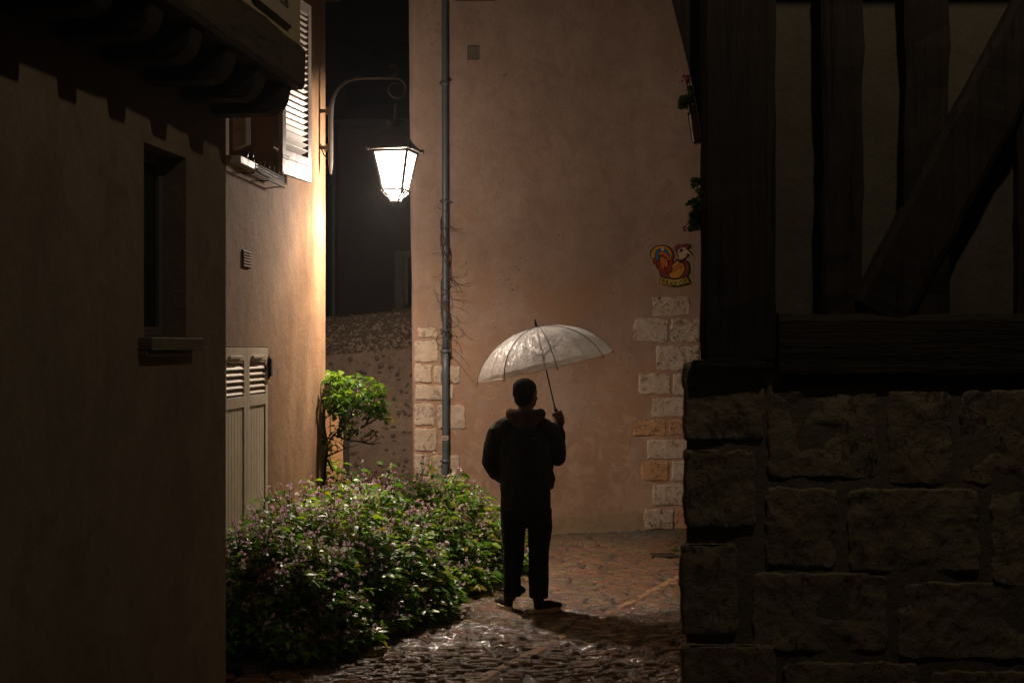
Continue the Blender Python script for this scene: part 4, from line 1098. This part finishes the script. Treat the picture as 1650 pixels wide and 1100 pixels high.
Hd.fuse('hood', M['hood'], man, None, .007, 4, .006, 9)
lg = Blob(); c = Q(860,705,10.9-.147); lg.ell(c, (.022,.006,.008)); lg.ell(c+Vector((-.016,0,.003)), (.012,.006,.004)); lg.fuse('chest_patch', M['logo'], man, None, .003, 1)
T = Blob()
T.chain([Q(847,800),Q(847,825)], [(.185,.13,.06),(.188,.13,.05)], .02)
T.chain([Q(828,822),Q(827,850),Q(828,890),Q(825,930),Q(826,957)], [(.105,.115,.06),(.098,.11,.06),(.083,.095,.05),(.070,.082,.05),(.073,.085,.022)], .02)
T.chain([Q(868,822),Q(870,850),Q(868,890),Q(868,930),Q(868,960)], [(.105,.115,.06),(.096,.11,.06),(.082,.095,.05),(.078,.088,.05),(.080,.095,.02)], .02)
T.chain([Q(834,948,10.92),Q(838,953,10.94)], [(.06,.07,.02),(.05,.06,.015)], .01)
T.fuse('trousers', M['jeans'], man, None, .007, 4, .007, 7)
B_ = Blob(); B_.ell(HD(-.022,0,.052), (.087,.102,.078), 18, 12, ry); B_.ell(HD(-.034,0,.012), (.084,.090,.060), 18, 12, ry); B_.ell(HD(-.040,0,-.035), (.070,.065,.060), 18, 12, ry); B_.fuse('beanie', M['beanie'], man, None, .006, 3, .0015, 20)
def shoe(heel, ang, nm):
    d = Vector((math.sin(ang), math.cos(ang), 0)); rot = Matrix.Rotation(-ang, 3, 'Z'); z0 = gz(heel.x,heel.y)
    s = Blob(); h = Vector((heel.x,heel.y,z0))
    s.ell(h+d*.04+Vector((0,0,.055)), (.038,.05,.045), 12, 8, rot); s.ell(h+d*.12+Vector((0,0,.048)), (.042,.08,.036), 12, 8, rot); s.ell(h+d*.20+Vector((0,0,.038)), (.043,.06,.026), 12, 8, rot); s.ell(h+d*.03+Vector((0,0,.095)), (.04,.045,.04), 12, 8, rot)
    o = s.fuse('shoe', M['shoe'], man, None, .005, 3)
    g = MB(); K = 28; pr = []
    for i in range(K):
        a = 2*math.pi*i/K; f = math.cos(a); w = math.sin(a); L = .142*f+.108; W = .047*w*(1-.15*(f<0)*abs(f)+.05*f); pr.append((L,W))
    g.prism(pr, lambda a,b,o_: h+d*a+Vector((d.y,-d.x,0))*b+Vector((0,0,o_+.012*max(0,(a-.18)/.07)**2*.5)), -.004, .028); g.build('sole', M['sole'], o, bevel=.005)
shoe(Vector((Q(822,0).x, 10.86, 0)), R(-22), 'l'); shoe(Vector((Q(862,0).x, 10.74, 0)), R(52), 'r')

# ------------------------------------------------------------------ umbrella
um = thing('umbrella', 'clear plastic dome umbrella beaded with rain held over the man', 'umbrella', grip)
ez = -axd
tilt2 = ez.copy()
# canopy axis leans slightly more towards the camera so the near rim drops
cz = (ez+Vector((0,-.03,0))).normalized(); cxv = (Vector((1,0,0))-cz*cz.x).normalized(); cyv = cz.cross(cxv)
RU, HU = .548, .315; apex = tip-ez*.035
def can(r, a, lift=0):
    s = (a*8/(2*math.pi))%1.0; sc2 = 4*s*(1-s)          # 0 at ribs, 1 mid panel
    rr = r*(1-.045*sc2*r*r); 
    th_ = r*R(74); x = math.sin(th_)/math.sin(R(74))*RU*(1-.045*sc2*r*r); z = -HU*(1-math.cos(th_))/(1-math.cos(R(74)))
    z += -.012*sc2*math.sin(r*math.pi)
    w = .0035*nz(a*9, r*5, 0)*r+.0035*nz(a*22, r*2.5, 3)*(.3+r)
    return apex+(cxv*math.cos(a+PH)+cyv*math.sin(a+PH))*x+cz*(z+lift+w)
PH = R(188)
g = MB(); NA, NR = 160, 34; vs = [can(0,0)]; fs = []
for j in range(1,NR+1):
    for i in range(NA): vs.append(can(j/NR, 2*math.pi*i/NA))
for i in range(NA): fs.append((0,1+i,1+(i+1)%NA))
for j in range(NR-1):
    for i in range(NA):
        a = 1+j*NA+i; b = 1+j*NA+(i+1)%NA; fs.append((a,a+NA,b+NA,b))
g.add(vs, fs)
n = NM('clear_plastic'); n.n.remove(n.b)
hn = n.noise(170, det=3, rough=.6); wr = n.noise(14, det=5, rough=.6, dist=1.0)
drops = n.ramp(n.voro(95), [(.16,1),(.34,0)])
nr = n.bump(wr, .55, .02); nr = n.bump(n.math('ADD', drops, n.math('MULTIPLY', hn, .5)), .7, .003, nr)
df = n.n.new('ShaderNodeBsdfDiffuse'); df.inputs[0].default_value = (.93,.93,.95,1); n.L(nr, df.inputs['Normal'])
tl = n.n.new('ShaderNodeBsdfTranslucent'); tl.inputs[0].default_value = (.95,.95,.96,1); n.L(nr, tl.inputs['Normal'])
gl = n.n.new('ShaderNodeBsdfGlossy'); gl.inputs['Roughness'].default_value = .16; gl.inputs[0].default_value = (.9,.9,.9,1); n.L(nr, gl.inputs['Normal'])
tp = n.n.new('ShaderNodeBsdfTransparent'); tp.inputs[0].default_value = (.96,.95,.94,1)
def mixs(f, a, b):
    m_ = n.n.new('ShaderNodeMixShader')
    if isinstance(f,float): m_.inputs[0].default_value = f
    else: n.L(f, m_.inputs[0])
    n.L(a.outputs[0], m_.inputs[1]); n.L(b.outputs[0], m_.inputs[2]); return m_
s1_ = mixs(.48, df, tl); s2_ = mixs(.18, s1_, gl)
hz_ = n.ramp(n.math('ADD', n.noise(7, det=6, rough=.7), n.math('MULTIPLY', drops, .18)), [(.3,.50),(.75,.85)])
s3_ = mixs(hz_, tp, s2_); n.L(s3_.outputs[0], n.out.inputs[0])
g.build('canopy', n.m, um, smooth=True, recalc=False)
hem = MB(); hem.tube([can(1.0, 2*math.pi*i/160) for i in range(161)], .0022, 4); hem.build('hem', M['s_white'], um)
for k in range(8):
    g = MB(); a = 2*math.pi*k/8
    g.tube([can(r/12, a, 0) for r in range(0,13)], .0034, 5)
    g.tube([can(1.0,a,-.004), can(1.0,a,-.004)+(can(1.0,a)-can(.94,a)).normalized()*.018], .0045, 6)
    rib = g.build('rib', M['black'], um)
    g = MB(); g.tube([tip-ez*.27, can(.45, a, -.006)], .002, 4); g.build('stretcher', M['black'], rib)
g = MB(); g.tube([tip+ez*.02, tip-ez*.72], .0055, 8); g.build('shaft', M['black'], um, smooth=True)
g = MB(); g.tube([tip+ez*.028, tip+ez*.0, tip-ez*.02, tip-ez*.038], [.006,.009,.010,.014], 8); g.build('ferrule', M['black'], um, smooth=True)
g = MB(); g.tube([tip-ez*.26, tip-ez*.30], .011, 8); g.build('runner', M['black'], um)
g = MB(); hl = [grip+ez*.05]+[grip-ez*t for t in (0,.03,.06,.09,.12)]; e_ = hl[-1]
for a in range(20,200,20): hl.append(e_+(-ez)*math.sin(R(a))*.028+Vector((-.028*(1-math.cos(R(a)))*.3, .028*(1-math.cos(R(a))),0)))
g.tube(hl, [.010]+[.013]*(len(hl)-1), 10); g.build('handle', M['black'], um, smooth=True)

# ------------------------------------------------------------------ thin haze box, added to give the lantern a faint glow
n = NM('glow_haze'); n.n.remove(n.b); pv = n.n.new('ShaderNodeVolumePrincipled'); pv.inputs['Density'].default_value = .0010; pv.inputs['Color'].default_value = (.9,.9,.95,1); pv.inputs['Anisotropy'].default_value = .78
n.L(pv.outputs[0], n.out.inputs['Volume'])
g = MB(); g.box(-12,12,-4,30,-1.1,10.5); HAZE = g.build('haze', n.m); tag(HAZE, kind='stuff')

# ------------------------------------------------------------------ light, sky, camera
st = bpy.data.lights.new('street_light_out_of_frame', 'POINT'); st.energy = 72; st.shadow_soft_size = .07; st.color = (1,.84,.64)
so = bpy.data.objects.new('street_light_out_of_frame', st); C.objects.link(so); so.location = (2.1,4.9,6.0)
sc = bpy.context.scene
w = bpy.data.worlds.new('World'); sc.world = w; w.use_nodes = True
bg = w.node_tree.nodes['Background']; sky = w.node_tree.nodes.new('ShaderNodeTexSky'); sky.sky_type = 'NISHITA'; sky.sun_disc = False
sky.sun_elevation = R(-3); sky.sun_rotation = R(200)
w.node_tree.links.new(sky.outputs[0], bg.inputs[0]); bg.inputs[1].default_value = .009
cam = bpy.data.cameras.new('Camera'); co = bpy.data.objects.new('Camera', cam); C.objects.link(co); sc.camera = co
co.location = (0,0,2.0); co.rotation_euler = (R(90),0,0); cam.lens = 50; cam.sensor_width = 36; cam.shift_y = 10/1650; cam.clip_end = 500
sc.view_settings.view_transform = 'Standard'; sc.view_settings.look = 'None'; sc.view_settings.exposure = 0; sc.view_settings.gamma = 1
sc.cycles.max_bounces = 8; sc.cycles.transparent_max_bounces = 16; sc.cycles.volume_bounces = 0
